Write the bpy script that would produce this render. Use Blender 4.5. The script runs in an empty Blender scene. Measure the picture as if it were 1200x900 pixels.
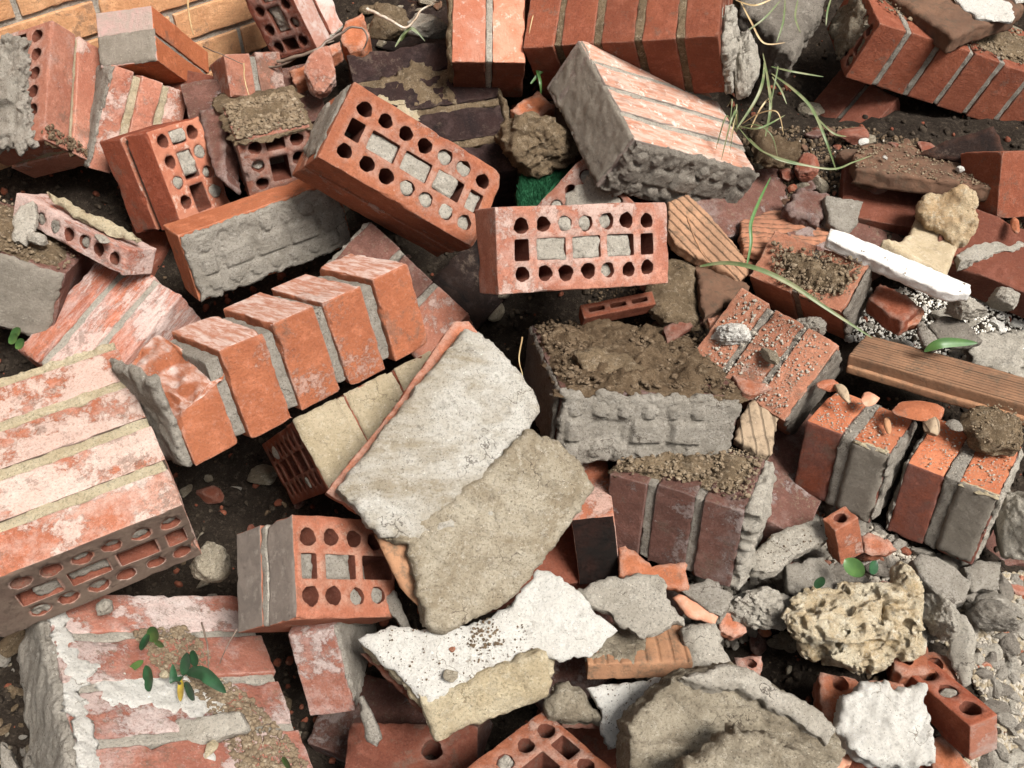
import bpy, math, random
import numpy as np
from mathutils import Matrix, Vector, geometry
SC=bpy.context.scene; COL=SC.collection
random.seed(4); RNG=np.random.default_rng(4)
# ---------------------------------------------------------------- camera, sky, sun, exposure
cam=bpy.data.objects.new('camera',bpy.data.cameras.new('camera')); COL.objects.link(cam)
cam.location=(0,0,1.35); cam.rotation_euler=(math.radians(45),0,0)
cam.data.sensor_width=36; cam.data.lens=36*1100/1200; cam.data.clip_start=.02; cam.data.clip_end=500
SC.camera=cam
SUN_EL,SUN_AZ=math.radians(56),math.radians(-42)     # azimuth measured from +X, towards the sun
wd=bpy.data.worlds.new('World'); SC.world=wd; wd.use_nodes=True
nt=wd.node_tree; bg=nt.nodes['Background']
sky=nt.nodes.new('ShaderNodeTexSky'); sky.sky_type='NISHITA'; sky.sun_disc=False
sky.sun_elevation=SUN_EL; sky.sun_rotation=math.radians(90)-SUN_AZ; sky.dust_density=5; sky.air_density=1.2
hs=nt.nodes.new('ShaderNodeHueSaturation'); hs.inputs['Saturation'].default_value=.25
nt.links.new(sky.outputs[0],hs.inputs['Color']); nt.links.new(hs.outputs[0],bg.inputs['Color'])
bg.inputs['Strength'].default_value=.05
sun=bpy.data.objects.new('sun',bpy.data.lights.new('sun','SUN')); COL.objects.link(sun)
sun.data.energy=3.7; sun.data.angle=math.radians(22); sun.data.color=(1,.975,.94)
sd=Vector((math.cos(SUN_EL)*math.cos(SUN_AZ),math.cos(SUN_EL)*math.sin(SUN_AZ),math.sin(SUN_EL)))
sun.rotation_euler=sd.to_track_quat('Z','Y').to_euler(); sun.location=(0,0,5)
SC.view_settings.view_transform='Standard'; SC.view_settings.look='None'; SC.view_settings.gamma=1
SC.view_settings.use_curve_mapping=False; SC.view_settings.exposure=1.06
# ---------------------------------------------------------------- measured poses (metres)
BOX={
'FL':{"c":[-0.538,0.709,0.4693],"X":[-0.8655,-0.501,0.0023],"Y":[-0.0736,0.1226,-0.9897],"Z":[-0.4956,0.8567,0.1429],"d":[0.2313,0.1208,0.2793]},
'MID':{"c":[-0.3032,0.9019,0.5104],"X":[-0.6537,0.6554,-0.3782],"Y":[0.2088,-0.3241,-0.9227],"Z":[0.7273,0.6822,-0.075],"d":[0.1444,0.1204,0.3561]},
'YEL':{"c":[-0.2199,0.9025,0.352],"X":[-0.3999,0.5056,-0.7645],"Y":[0.4664,-0.6058,-0.6446],"Z":[0.789,0.6143,-0.0064],"d":[0.243,0.1018,0.2109]},
'CB':{"c":[0.0857,1.0404,0.5737],"X":[0.8951,0.3799,-0.2332],"Y":[0.0443,-0.5964,-0.8015],"Z":[-0.4436,0.7071,-0.5507],"d":[0.2645,0.1131,0.0631]},
'TB':{"c":[-0.1632,1.1666,0.6079],"X":[0.8013,0.019,-0.598],"Y":[-0.3697,-0.7702,-0.5198],"Z":[-0.4704,0.6376,-0.6101],"d":[0.2495,0.1183,0.1286]},
'CG':{"c":[-0.3817,1.1684,0.5013],"X":[0.793,0.6081,-0.0369],"Y":[0.1336,-0.2326,-0.9634],"Z":[-0.5944,0.759,-0.2657],"d":[0.255,0.1057,0.0657]},
'PB2':{"c":[-0.5555,1.3088,0.517],"X":[0.2357,-0.3621,-0.9018],"Y":[0.4737,0.8531,-0.2187],"Z":[-0.8486,0.3756,-0.3726],"d":[0.1506,0.1102,0.1138]},
'SP':{"c":[-0.3892,1.3482,0.5403],"X":[-0.0057,0.0238,-0.9997],"Y":[0.9217,0.3878,0.004],"Z":[-0.3878,0.9214,0.0242],"d":[0.121,0.1135,0.1093]},
'TLC':{"c":[-0.3967,1.6605,0.6517],"X":[-0.3419,0.1253,0.9313],"Y":[-0.8831,0.2958,-0.364],"Z":[0.3211,0.947,-0.0095],"d":[0.1544,0.0994,0.1072]},
'OTB':{"c":[-0.6156,1.551,0.5961],"X":[0.1003,0.7055,-0.7016],"Y":[-0.9908,0.0061,-0.1356],"Z":[0.0913,-0.7087,-0.6996],"d":[0.2157,0.0967,0.0914]},
'B1':{"c":[-0.7689,1.4162,0.5894],"X":[0.0324,-0.8234,-0.5665],"Y":[-0.9238,0.1917,-0.3314],"Z":[0.3815,0.534,-0.7545],"d":[0.2031,0.1352,0.1037]},
'B2':{"c":[-0.6417,1.4286,0.5351],"X":[-0.2932,-0.5667,-0.7699],"Y":[-0.5688,0.7508,-0.336],"Z":[0.7685,0.3394,-0.5425],"d":[0.1673,0.1093,0.1243]},
'EB':{"c":[-0.6421,1.1553,0.5151],"X":[0.8459,-0.5308,-0.0519],"Y":[-0.32,-0.4274,-0.8456],"Z":[0.4266,0.7319,-0.5313],"d":[0.2378,0.0401,0.0549]},
'LG':{"c":[-0.7573,1.1412,0.4617],"X":[-0.1142,0.9386,-0.3256],"Y":[-0.3813,-0.344,-0.8581],"Z":[-0.9174,0.0261,0.3972],"d":[0.1954,0.1142,0.1791]},
'PINK':{"c":[-0.5974,1.0561,0.3883],"X":[-0.525,-0.7862,-0.3259],"Y":[0.1171,0.3125,-0.9427],"Z":[0.843,-0.5331,-0.072],"d":[0.1968,0.115,0.1629]},
'PUR':{"c":[-0.1648,1.0884,0.44],"X":[-0.6882,-0.5556,-0.4666],"Y":[0.0511,0.6044,-0.7951],"Z":[0.7237,-0.571,-0.3875],"d":[0.0988,0.1151,0.2013]},
'TR1':{"c":[-0.0389,1.5371,0.6776],"X":[-0.0051,0.8214,0.5704],"Y":[-0.0341,0.5699,-0.821],"Z":[-0.9994,-0.0236,0.0251],"d":[0.2303,0.1176,0.1151]},
'TR2':{"c":[0.1984,1.5268,0.7021],"X":[0.1366,0.8695,0.4747],"Y":[0.277,0.4266,-0.861],"Z":[-0.9511,0.2491,-0.1825],"d":[0.2516,0.1422,0.3052]},
'GR':{"c":[0.2249,1.3464,0.5782],"X":[0.8082,0.3886,-0.4424],"Y":[-0.4985,0.0516,-0.8654],"Z":[-0.3135,0.9199,0.2354],"d":[0.2713,0.0969,0.2233]},
'BLK':{"c":[-0.1379,1.4317,0.5255],"X":[-0.9675,-0.2513,-0.027],"Y":[-0.0833,0.4181,-0.9046],"Z":[-0.2386,0.873,0.4254],"d":[0.2328,0.1125,0.2726]},
'PP':{"c":[0.1116,1.2233,0.5],"X":[-0.6914,-0.402,-0.6003],"Y":[0.677,-0.6508,-0.3438],"Z":[0.2524,0.6441,-0.7221],"d":[0.129,0.1151,0.055]},
'TOPR':{"c":[0.7969,1.5529,0.5865],"X":[0.0314,0.998,0.055],"Y":[-0.2932,0.0618,-0.954],"Z":[0.9555,-0.0138,-0.2946],"d":[0.1655,0.1021,0.4604]},
'DK':{"c":[0.6228,1.5383,0.4862],"X":[-0.6457,-0.4862,-0.5888],"Y":[0.4531,0.3767,-0.808],"Z":[0.6146,-0.7885,-0.0229],"d":[0.0916,0.115,0.1252]},
'RCA':{"c":[0.3657,0.9774,0.4129],"X":[-0.5961,-0.5829,-0.5521],"Y":[0.331,0.4482,-0.8304],"Z":[-0.7315,0.6778,0.0743],"d":[0.1271,0.1136,0.1591]},
'RCB':{"c":[0.449,1.1031,0.4568],"X":[-0.5121,-0.6681,-0.5397],"Y":[0.3528,0.4093,-0.8414],"Z":[-0.7831,0.6214,-0.0261],"d":[0.0811,0.1111,0.1469]},
'WOOD':{"c":[0.6076,0.9214,0.4374],"X":[0.8014,-0.5776,0.1553],"Y":[0.0432,-0.2031,-0.9782],"Z":[0.5966,0.7907,-0.1378],"d":[0.2671,0.0283,0.0728]},
'R1':{"c":[0.4636,0.837,0.3768],"X":[0.6124,0.7729,-0.1661],"Y":[-0.0083,-0.2038,-0.979],"Z":[0.7905,-0.6009,0.1184],"d":[0.0985,0.1165,0.1109]},
'R2':{"c":[0.5896,0.787,0.3652],"X":[0.5937,0.7892,-0.1573],"Y":[-0.01,-0.1882,-0.9821],"Z":[0.8046,-0.5846,0.1038],"d":[0.1244,0.117,0.11]},
'CM':{"c":[0.1564,0.9275,0.41],"X":[0.9849,0.0937,-0.1458],"Y":[-0.1011,-0.3726,-0.9224],"Z":[-0.1408,0.9232,-0.3575],"d":[0.2368,0.0987,0.238]},
'LB':{"c":[0.1096,0.7626,0.3312],"X":[0.0214,0.9744,-0.2237],"Y":[0.1389,-0.2244,-0.9645],"Z":[-0.9901,-0.0104,-0.1402],"d":[0.1309,0.1124,0.0539]},
'UB':{"c":[0.2265,0.7653,0.3611],"X":[0.4274,0.8721,-0.2384],"Y":[-0.0283,-0.2506,-0.9677],"Z":[0.9036,-0.4203,0.0824],"d":[0.1219,0.1234,0.1725]},
'FB':{"c":[-0.2379,0.6425,0.3776],"X":[0.6956,0.3789,-0.6103],"Y":[0.115,-0.8974,-0.426],"Z":[-0.7091,0.2261,-0.6678],"d":[0.1449,0.1184,0.1224]},
'BLB':{"c":[-0.4132,0.512,0.2855],"X":[0.7638,0.3411,-0.548],"Y":[-0.4332,-0.3586,-0.8269],"Z":[0.4785,-0.869,0.1261],"d":[0.2515,0.1008,0.2988]},
'SB':{"c":[-0.2245,0.6148,0.286],"X":[0.0118,0.8997,-0.4364],"Y":[0.1655,-0.4322,-0.8865],"Z":[0.9861,0.0617,0.154],"d":[0.16,0.1152,0.0552]},
'GPT':{"c":[0.1537,0.5935,0.2875],"X":[0.9999,0.0155,0.0043],"Y":[0.0093,-0.341,-0.94],"Z":[-0.0131,0.9399,-0.3411],"d":[0.1266,0.0257,0.0763]},
'BP':{"c":[-0.0111,0.4017,0.2721],"X":[-0.7389,-0.6522,0.1695],"Y":[0.6738,-0.7163,0.1814],"Z":[-0.0031,-0.2482,-0.9687],"d":[0.2364,0.1134,0.052]},
'SC':{"c":[0.4272,0.7197,0.353],"X":[0.8921,0.3961,0.2175],"Y":[-0.3331,0.9016,-0.276],"Z":[0.3055,-0.1737,-0.9362],"d":[0.0357,0.0273,0.0646]},
'BR2':{"c":[0.5254,0.5248,0.2742],"X":[-0.307,0.8611,-0.4053],"Y":[0.9356,0.351,0.037],"Z":[0.1742,-0.3679,-0.9134],"d":[0.1121,0.0388,0.0535]},
'BE':{"c":[-0.4418,1.4701,0.6008],"X":[-0.4992,0.6971,-0.5146],"Y":[0.1239,-0.5304,-0.8387],"Z":[0.8576,0.4824,-0.1784],"d":[0.0993,0.0668,0.0929]},
'DP':{"c":[-0.1262,0.5018,0.1863],"X":[0.9933,0.0152,-0.1144],"Y":[0.0104,-0.999,-0.043],"Z":[-0.115,0.0415,-0.9925],"d":[0.1619,0.065,0.0486]}}
PLATE={
'SLABU':{"c":[-0.0631,0.7309,0.5166],"U":[0.9601,0.1523,-0.2346],"V":[0.0,0.8388,0.5445],"N":[0.2797,-0.5227,0.8053],"o":[[-0.1384,-0.0559],[-0.0692,0.0435],[0.0075,0.1422],[0.0246,0.1435],[0.0549,0.1178],[0.0961,0.0713],[0.1014,0.0461],[0.0893,0.0203],[0.07,-0.0033],[0.1084,-0.0348],[0.0657,-0.0765],[-0.0556,-0.1118],[-0.0888,-0.1075],[-0.1067,-0.0896],[-0.1207,-0.0708]],"h":[]},
'SLABL':{"c":[-0.0293,0.6482,0.4531],"U":[0.9657,0.1593,-0.2049],"V":[-0.0,0.7894,0.6139],"N":[0.2595,-0.5929,0.7623],"o":[[-0.1147,-0.0056],[-0.0513,0.0365],[0.0044,0.0813],[0.0493,0.1244],[0.0899,0.1118],[0.1264,0.0722],[0.135,0.0559],[0.1064,0.0142],[0.0805,-0.0186],[0.0365,-0.0719],[-0.0103,-0.0947],[-0.0499,-0.1105],[-0.0706,-0.1032],[-0.0819,-0.0594],[-0.0922,-0.0116],[-0.1244,0.0002]],"h":[]},
'SLABB':{"c":[-0.0949,0.7691,0.5102],"U":[0.9601,0.1523,-0.2346],"V":[0.0,0.8388,0.5445],"N":[0.2797,-0.5227,0.8053],"o":[[-0.1253,-0.0845],[-0.0486,0.0189],[0.0234,0.1331],[0.0431,0.1347],[0.0988,0.068],[0.0988,-0.0397],[0.014,-0.1041],[-0.0872,-0.1062]],"h":[]},
'SLABT':{"c":[-0.1231,0.6167,0.4319],"U":[0.9708,0.1607,-0.1781],"V":[0.0,0.7426,0.6698],"N":[0.2399,-0.6502,0.7209],"o":[[-0.0348,0.0381],[0.0065,0.0331],[0.0167,-0.0025],[0.0169,-0.0456],[-0.005,-0.0232]],"h":[]},
'WPT':{"c":[-0.0156,0.5599,0.3768],"U":[0.9998,0.0069,-0.0189],"V":[-0.0,0.9398,0.3417],"N":[0.0201,-0.3417,0.9396],"o":[[-0.1631,-0.002],[-0.1518,0.0039],[-0.1246,0.0107],[-0.0831,0.008],[-0.024,0.016],[0.0156,0.0359],[0.0461,0.0805],[0.0573,0.0785],[0.0784,0.0663],[0.1059,0.0412],[0.1366,0.0088],[0.1199,-0.0106],[0.1038,-0.0202],[0.0792,-0.0241],[0.0704,-0.0241],[0.0469,-0.0223],[-0.0231,-0.0479],[-0.0771,-0.0729],[-0.0899,-0.0647],[-0.11,-0.0463]],"h":[]},
'WPB':{"c":[-0.0396,0.5546,0.3643],"U":[0.9998,0.0069,-0.0189],"V":[-0.0,0.9398,0.3417],"N":[0.0201,-0.3417,0.9396],"o":[[-0.1376,0.0052],[-0.0003,0.0223],[0.0805,0.0779],[0.0956,0.0677],[0.0887,-0.0286],[-0.0565,-0.0735],[-0.0627,-0.0625]],"h":[]},
'WPF':{"c":[-0.0278,0.498,0.3486],"U":[0.995,0.0809,-0.0594],"V":[0.0,0.592,0.806],"N":[0.1004,-0.8019,0.589],"o":[[-0.0777,0.0085],[-0.0654,0.0027],[-0.0107,0.0255],[0.0589,0.0497],[0.0686,0.0421],[0.0717,0.0163],[0.0669,-0.0021],[0.0279,-0.0186],[-0.0158,-0.0308],[-0.0575,-0.0533],[-0.0651,-0.0404]],"h":[]},
'WPK':{"c":[-0.0752,0.5412,0.3249],"U":[0.9998,0.0069,-0.0189],"V":[-0.0,0.9398,0.3417],"N":[0.0201,-0.3417,0.9396],"o":[[-0.1033,0.023],[0.0137,0.0443],[0.0752,0.0295],[0.0752,-0.0096],[-0.0236,-0.0497],[-0.036,-0.0347]],"h":[]},
'GPL':{"c":[0.1453,0.6238,0.3455],"U":[0.9988,0.0071,-0.0494],"V":[-0.0,0.9899,0.1414],"N":[0.0499,-0.1412,0.9887],"o":[[-0.0663,0.0178],[-0.0392,0.0298],[0.0041,0.0378],[0.039,0.0421],[0.0465,0.0091],[0.0621,-0.0227],[0.0381,-0.0329],[0.0086,-0.0389],[-0.0132,-0.0253],[-0.0289,-0.0104],[-0.0514,-0.002]],"h":[]},
'WED':{"c":[0.0749,0.5222,0.2927],"U":[0.995,0.0256,-0.0967],"V":[-0.0,0.9667,0.2559],"N":[0.1,-0.2546,0.9619],"o":[[-0.0343,0.0117],[-0.0153,0.0301],[-0.0051,0.0263],[0.017,0.0079],[0.0346,-0.0124],[0.032,-0.024],[-0.0026,-0.0227],[-0.0267,-0.0155]],"h":[]},
'WEDT':{"c":[0.0838,0.5104,0.2659],"U":[0.995,0.0461,-0.0886],"V":[0.0,0.8872,0.4614],"N":[0.0999,-0.459,0.8828],"o":[[-0.0275,0.0095],[0.0254,0.0055],[0.0249,-0.009],[-0.0226,-0.0059]],"h":[]},
'WPS':{"c":[0.1412,0.5214,0.2868],"U":[0.9887,0.0462,-0.1428],"V":[0.0,0.9515,0.3076],"N":[0.15,-0.3041,0.9407],"o":[[-0.0499,0.0185],[-0.0267,0.022],[-0.0023,0.0256],[0.0331,0.0305],[0.0676,0.0324],[0.0613,0.0212],[0.031,0.0008],[-0.0027,-0.0183],[-0.0083,-0.044],[-0.0271,-0.05],[-0.0371,-0.0238],[-0.0345,-0.0103]],"h":[]},
'BST':{"c":[0.2448,0.4783,0.3497],"U":[0.995,0.0508,-0.0865],"V":[0.0,0.8625,0.5061],"N":[0.1003,-0.5035,0.8581],"o":[[-0.1204,-0.06],[-0.1188,-0.0093],[-0.0961,0.0101],[-0.082,0.0244],[-0.0539,0.0442],[-0.0192,0.0514],[0.0077,0.055],[0.0251,0.0475],[0.0489,0.0327],[0.0871,0.0114],[0.1159,-0.0124],[0.1221,-0.043],[0.103,-0.0693],[-0.0119,-0.0763]],"h":[]},
'BSTR':{"c":[0.2787,0.4941,0.366],"U":[0.98,0.0258,-0.1975],"V":[0.0,0.9916,0.1293],"N":[0.1992,-0.1267,0.9717],"o":[[-0.0914,0.0152],[-0.0548,0.0266],[-0.0265,0.0327],[-0.0046,0.0284],[0.0552,-0.0032],[0.0864,-0.0295],[0.0698,-0.049],[0.0402,-0.0269],[0.0056,-0.0066],[-0.0245,0.0066],[-0.0574,0.008]],"h":[]},
'BST2':{"c":[0.2458,0.4048,0.399],"U":[0.9987,0.0207,-0.0458],"V":[0.0,0.9109,0.4127],"N":[0.0503,-0.4122,0.9097],"o":[[-0.0909,-0.0214],[-0.0586,0.0066],[-0.0262,0.0254],[-0.0093,0.0353],[0.0144,0.0303],[0.0543,0.0106],[0.0751,-0.0097],[0.0652,-0.0336],[-0.0229,-0.0413]],"h":[]},
'TOPROCK':{"c":[0.7662,1.5565,0.6969],"U":[0.9987,0.0057,-0.0498],"V":[-0.0,0.9935,0.1135],"N":[0.0501,-0.1134,0.9923],"o":[[-0.1383,0.0099],[-0.0759,0.1354],[0.1555,0.1281],[0.0834,-0.0132],[0.0593,-0.0416],[-0.0095,-0.0782],[-0.0677,-0.1178]],"h":[]},
'TGB':{"c":[0.4666,1.5807,0.6669],"U":[0.995,0.0256,-0.0967],"V":[-0.0,0.9667,0.2559],"N":[0.1,-0.2546,0.9619],"o":[[-0.0644,0.1135],[0.0943,0.1594],[0.0737,0.0224],[0.0392,-0.03],[-0.0002,-0.1101],[-0.0218,-0.0901],[-0.0365,-0.0394],[-0.0794,-0.006]],"h":[]},
'SLAT':{"c":[0.6447,1.3022,0.5423],"U":[0.9988,-0.0071,-0.0494],"V":[0.0,0.9899,-0.1414],"N":[0.0499,0.1412,0.9887],"o":[[-0.1085,-0.031],[-0.0967,0.0229],[-0.0641,0.0755],[0.01,0.0916],[0.0567,0.0616],[0.0999,-0.0076],[0.0928,-0.0772],[0.0366,-0.065],[-0.03,-0.0538]],"h":[]},
'DBOARD':{"c":[0.7288,1.3178,0.5565],"U":[0.9541,-0.1885,0.2329],"V":[0.0,0.7772,0.6292],"N":[-0.2996,-0.6003,0.7415],"o":[[-0.0801,0.0028],[-0.0326,0.0203],[0.0349,0.0365],[0.0448,0.0158],[0.0555,-0.038],[0.0147,-0.0283],[-0.0402,-0.0085]],"h":[]},
'WBD':{"c":[0.547,1.0544,0.5379],"U":[0.9987,0.01,-0.0492],"V":[0.0,0.98,0.1988],"N":[0.0502,-0.1986,0.9788],"o":[[-0.0881,0.061],[-0.0578,0.0509],[-0.0473,0.0415],[0.092,-0.0361],[0.0869,-0.05],[0.0618,-0.054],[0.0399,-0.0458],[-0.0972,0.0393]],"h":[]},
'DSL':{"c":[0.6301,0.9991,0.4566],"U":[1.0,0.0,0.0],"V":[-0.0,0.9899,0.1414],"N":[0.0,-0.1414,0.9899],"o":[[-0.028,0.0137],[-0.0084,0.0315],[0.0214,0.0234],[0.0369,-0.0149],[0.0205,-0.0211],[-0.016,-0.0227],[-0.0267,-0.0086]],"h":[]},
'GSL2':{"c":[0.5898,0.992,0.4541],"U":[0.953,-0.0681,0.2953],"V":[0.0,0.9744,0.2249],"N":[-0.303,-0.2143,0.9286],"o":[[-0.0082,0.0257],[0.0001,0.0269],[0.0148,-0.0149],[0.0029,-0.0226],[-0.0099,-0.0141]],"h":[]},
'CLOD':{"c":[0.6234,0.8128,0.4612],"U":[1.0,0.0,0.0],"V":[-0.0,0.9899,0.1414],"N":[0.0,-0.1414,0.9899],"o":[[-0.031,0.0283],[0.0008,0.0379],[0.0256,0.0283],[0.0347,0.0055],[0.0294,-0.0272],[0.0,-0.0349],[-0.0245,-0.0272],[-0.035,-0.0077]],"h":[]},
'RBP':{"c":[0.5521,1.0421,0.4749],"U":[0.9949,0.0,0.1005],"V":[0.0,1.0,-0.0],"N":[-0.1005,0.0,0.9949],"o":[[-0.032,0.0157],[-0.0062,0.0481],[0.0212,0.0151],[0.0316,-0.0148],[0.0003,-0.0408],[-0.0153,-0.0205]],"h":[]},
'RBP2':{"c":[0.5777,1.0265,0.4637],"U":[1.0,0.0,0.0],"V":[-0.0,0.9333,0.359],"N":[0.0,-0.359,0.9333],"o":[[-0.0176,-0.0036],[0.0045,0.0244],[0.0205,0.0103],[0.0055,-0.0119],[-0.0128,-0.0188]],"h":[]},
'BRP':{"c":[0.333,0.8507,0.4159],"U":[0.995,0.0141,-0.0985],"V":[-0.0,0.9899,0.1414],"N":[0.0995,-0.1407,0.985],"o":[[-0.0334,-0.0168],[-0.0171,0.0289],[-0.0018,0.0501],[0.0364,0.0341],[0.0186,-0.0133],[0.0099,-0.0436],[-0.0119,-0.0356]],"h":[]},
'ORT':{"c":[0.332,0.905,0.4401],"U":[0.995,0.0141,-0.0985],"V":[-0.0,0.9899,0.1414],"N":[0.0995,-0.1407,0.985],"o":[[-0.0289,0.0198],[0.0255,0.0063],[0.0279,-0.0008],[-0.0076,-0.0136],[-0.0168,-0.0114]],"h":[]},
'RSB':{"c":[0.2945,1.1563,0.4979],"U":[0.9798,0.0607,-0.1906],"V":[0.0,0.9529,0.3032],"N":[0.2001,-0.2971,0.9337],"o":[[-0.0544,0.068],[-0.022,0.0897],[0.0206,0.0405],[0.0584,-0.0177],[0.0661,-0.0446],[0.0475,-0.0624],[0.0121,-0.0397],[-0.0206,-0.0289],[-0.0501,-0.0113],[-0.0589,0.0125]],"h":[]},
'SLT':{"c":[0.1544,1.0464,0.4672],"U":[0.9987,0.0207,-0.0458],"V":[0.0,0.9109,0.4127],"N":[0.0503,-0.4122,0.9097],"o":[[-0.0542,-0.0016],[0.0519,0.0244],[0.0545,0.001],[-0.0511,-0.0233]],"h":[]},
'CLD2':{"c":[0.2433,1.0848,0.4673],"U":[0.995,0.0141,-0.0985],"V":[-0.0,0.9899,0.1414],"N":[0.0995,-0.1407,0.985],"o":[[-0.0361,0.0616],[0.0343,0.0758],[0.035,0.0153],[0.031,-0.059],[-0.0219,-0.0603],[-0.0413,-0.0258]],"h":[]},
'BRD2':{"c":[0.3069,1.0766,0.4689],"U":[0.9949,0.0,-0.1005],"V":[-0.0,1.0,0.0],"N":[0.1005,0.0,0.9949],"o":[[-0.0274,0.0685],[0.0177,0.0596],[0.0469,0.016],[0.0231,-0.0452],[0.0042,-0.0227],[-0.0325,-0.0648],[-0.0311,-0.0035]],"h":[]},
'ORS':{"c":[0.2466,1.0199,0.4482],"U":[0.9944,0.0237,-0.1027],"V":[0.0,0.9744,0.2249],"N":[0.1054,-0.2236,0.969],"o":[[-0.0274,-0.0015],[0.0184,0.0265],[0.0348,0.0124],[-0.0003,-0.0085],[-0.0247,-0.0282]],"h":[]},
'ORS2':{"c":[0.3042,1.0227,0.4586],"U":[0.9944,0.0237,-0.1027],"V":[0.0,0.9744,0.2249],"N":[0.1054,-0.2236,0.969],"o":[[-0.0215,0.0021],[0.0209,0.0176],[0.0181,-0.0039],[-0.0173,-0.0156]],"h":[]},
'RTL':{"c":[0.43,1.1995,0.4869],"U":[0.9987,-0.0036,-0.0502],"V":[0.0,0.9975,-0.0712],"N":[0.0503,0.0712,0.9962],"o":[[-0.0705,0.026],[-0.0127,0.0622],[0.0795,0.0489],[0.0838,0.0133],[0.0444,-0.0245],[-0.0395,-0.0645],[-0.0801,-0.0536]],"h":[]},
'RTL2':{"c":[0.4088,1.1626,0.4686],"U":[0.9987,-0.0036,-0.0502],"V":[0.0,0.9975,-0.0712],"N":[0.0503,0.0712,0.9962],"o":[[-0.0569,0.002],[-0.0038,0.0206],[0.0781,0.0418],[0.053,0.0057],[-0.0084,-0.0319],[-0.0587,-0.0357]],"h":[]},
'BGP':{"c":[0.4658,1.2397,0.5107],"U":[0.9987,0.0128,-0.0485],"V":[-0.0,0.9667,0.2559],"N":[0.0502,-0.2556,0.9655],"o":[[-0.0366,-0.0048],[-0.0109,0.0386],[0.0307,0.0245],[0.0369,0.0054],[0.0088,-0.0405],[-0.0284,-0.0217]],"h":[]},
'GGP':{"c":[0.51,1.2118,0.5092],"U":[0.995,0.0461,-0.0886],"V":[0.0,0.8872,0.4614],"N":[0.0999,-0.459,0.8828],"o":[[-0.0219,0.033],[0.0379,0.0244],[0.0224,-0.0147],[0.0011,-0.0332],[-0.0175,-0.0167],[-0.0218,0.0079]],"h":[]},
'GRT':{"c":[0.0492,1.2854,0.5187],"U":[1.0,0.0,0.0],"V":[-0.0,0.9899,0.1414],"N":[0.0,-0.1414,0.9899],"o":[[-0.0424,-0.032],[-0.0354,0.0184],[0.0061,0.037],[0.0455,0.0581],[0.0503,0.037],[0.0188,-0.002],[-0.0064,-0.0477],[-0.0332,-0.0632]],"h":[]},
'OPS':{"c":[0.0336,1.42,0.5768],"U":[1.0,0.0,0.0],"V":[-0.0,0.9899,0.1414],"N":[0.0,-0.1414,0.9899],"o":[[-0.0378,-0.0054],[0.0095,0.0475],[0.0372,0.0082],[0.0084,-0.0233],[-0.0168,-0.0255]],"h":[]},
'ORB':{"c":[-0.2691,1.5618,0.6366],"U":[1.0,0.0,0.0],"V":[-0.0,0.9654,0.2607],"N":[0.0,-0.2607,0.9654],"o":[[-0.0253,-0.0111],[-0.0189,0.0322],[0.0087,0.0564],[0.0234,-0.0004],[0.0172,-0.0322],[-0.0051,-0.0427]],"h":[]},
'ORD':{"c":[-0.3478,1.473,0.6125],"U":[1.0,0.0,0.0],"V":[-0.0,0.9333,0.359],"N":[0.0,-0.359,0.9333],"o":[[-0.0249,0.0037],[0.0134,0.022],[0.0238,0.0],[-0.0122,-0.0254]],"h":[]},
'ORD2':{"c":[-0.3093,1.5155,0.6278],"U":[1.0,0.0,0.0],"V":[-0.0,0.9333,0.359],"N":[0.0,-0.359,0.9333],"o":[[-0.0213,-0.0037],[0.017,0.0226],[0.021,0.0075],[-0.0165,-0.026]],"h":[]},
'GBK':{"c":[-0.4717,1.3282,0.5687],"U":[0.9535,-0.1348,0.2697],"V":[0.0,0.8944,0.4472],"N":[-0.3015,-0.4264,0.8528],"o":[[-0.0401,0.0667],[0.0087,0.0597],[0.0131,0.0207],[0.0292,-0.0824],[0.0071,-0.0633],[-0.0196,0.0036]],"h":[]},
'TC1':{"c":[0.177,0.6843,0.3355],"U":[0.995,0.0256,-0.0967],"V":[-0.0,0.9667,0.2559],"N":[0.1,-0.2546,0.9619],"o":[[-0.0396,0.0258],[-0.0306,0.0273],[-0.0124,0.0153],[0.0033,0.001],[0.0318,0.0077],[0.0487,0.0083],[0.0463,-0.0279],[0.0124,-0.0245],[-0.0203,-0.0189],[-0.0397,-0.0129]],"h":[]},
'TC2':{"c":[0.4813,0.7247,0.3294],"U":[0.995,0.0256,-0.0967],"V":[-0.0,0.9667,0.2559],"N":[0.1,-0.2546,0.9619],"o":[[-0.018,0.0094],[-0.0095,0.0169],[0.0169,0.0083],[0.0254,-0.0067],[0.0038,-0.0157],[-0.0187,-0.0119]],"h":[]},
'TC3':{"c":[0.2777,0.6288,0.2935],"U":[0.995,0.0256,-0.0967],"V":[-0.0,0.9667,0.2559],"N":[0.1,-0.2546,0.9619],"o":[[-0.0146,0.0118],[-0.0047,0.0199],[0.0146,0.0127],[0.0182,-0.0113],[0.0016,-0.0203],[-0.0151,-0.0122]],"h":[]},
'CA':{"c":[0.359,0.7067,0.3489],"U":[1.0,0.0,0.0],"V":[-0.0,0.98,0.1988],"N":[0.0,-0.1988,0.98],"o":[[-0.0536,-0.0145],[-0.0217,0.0163],[0.0197,0.032],[0.0516,0.0356],[0.0573,0.0187],[0.034,-0.0004],[0.0003,-0.018],[-0.033,-0.0364],[-0.0516,-0.0307]],"h":[]},
'CB2':{"c":[0.3856,0.6782,0.3227],"U":[1.0,0.0,0.0],"V":[-0.0,0.9899,0.1414],"N":[0.0,-0.1414,0.9899],"o":[[-0.032,0.0157],[-0.0023,0.0267],[0.0212,0.0279],[0.0337,-0.0081],[0.0226,-0.0198],[-0.0117,-0.0233],[-0.0313,-0.0175]],"h":[]},
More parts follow.
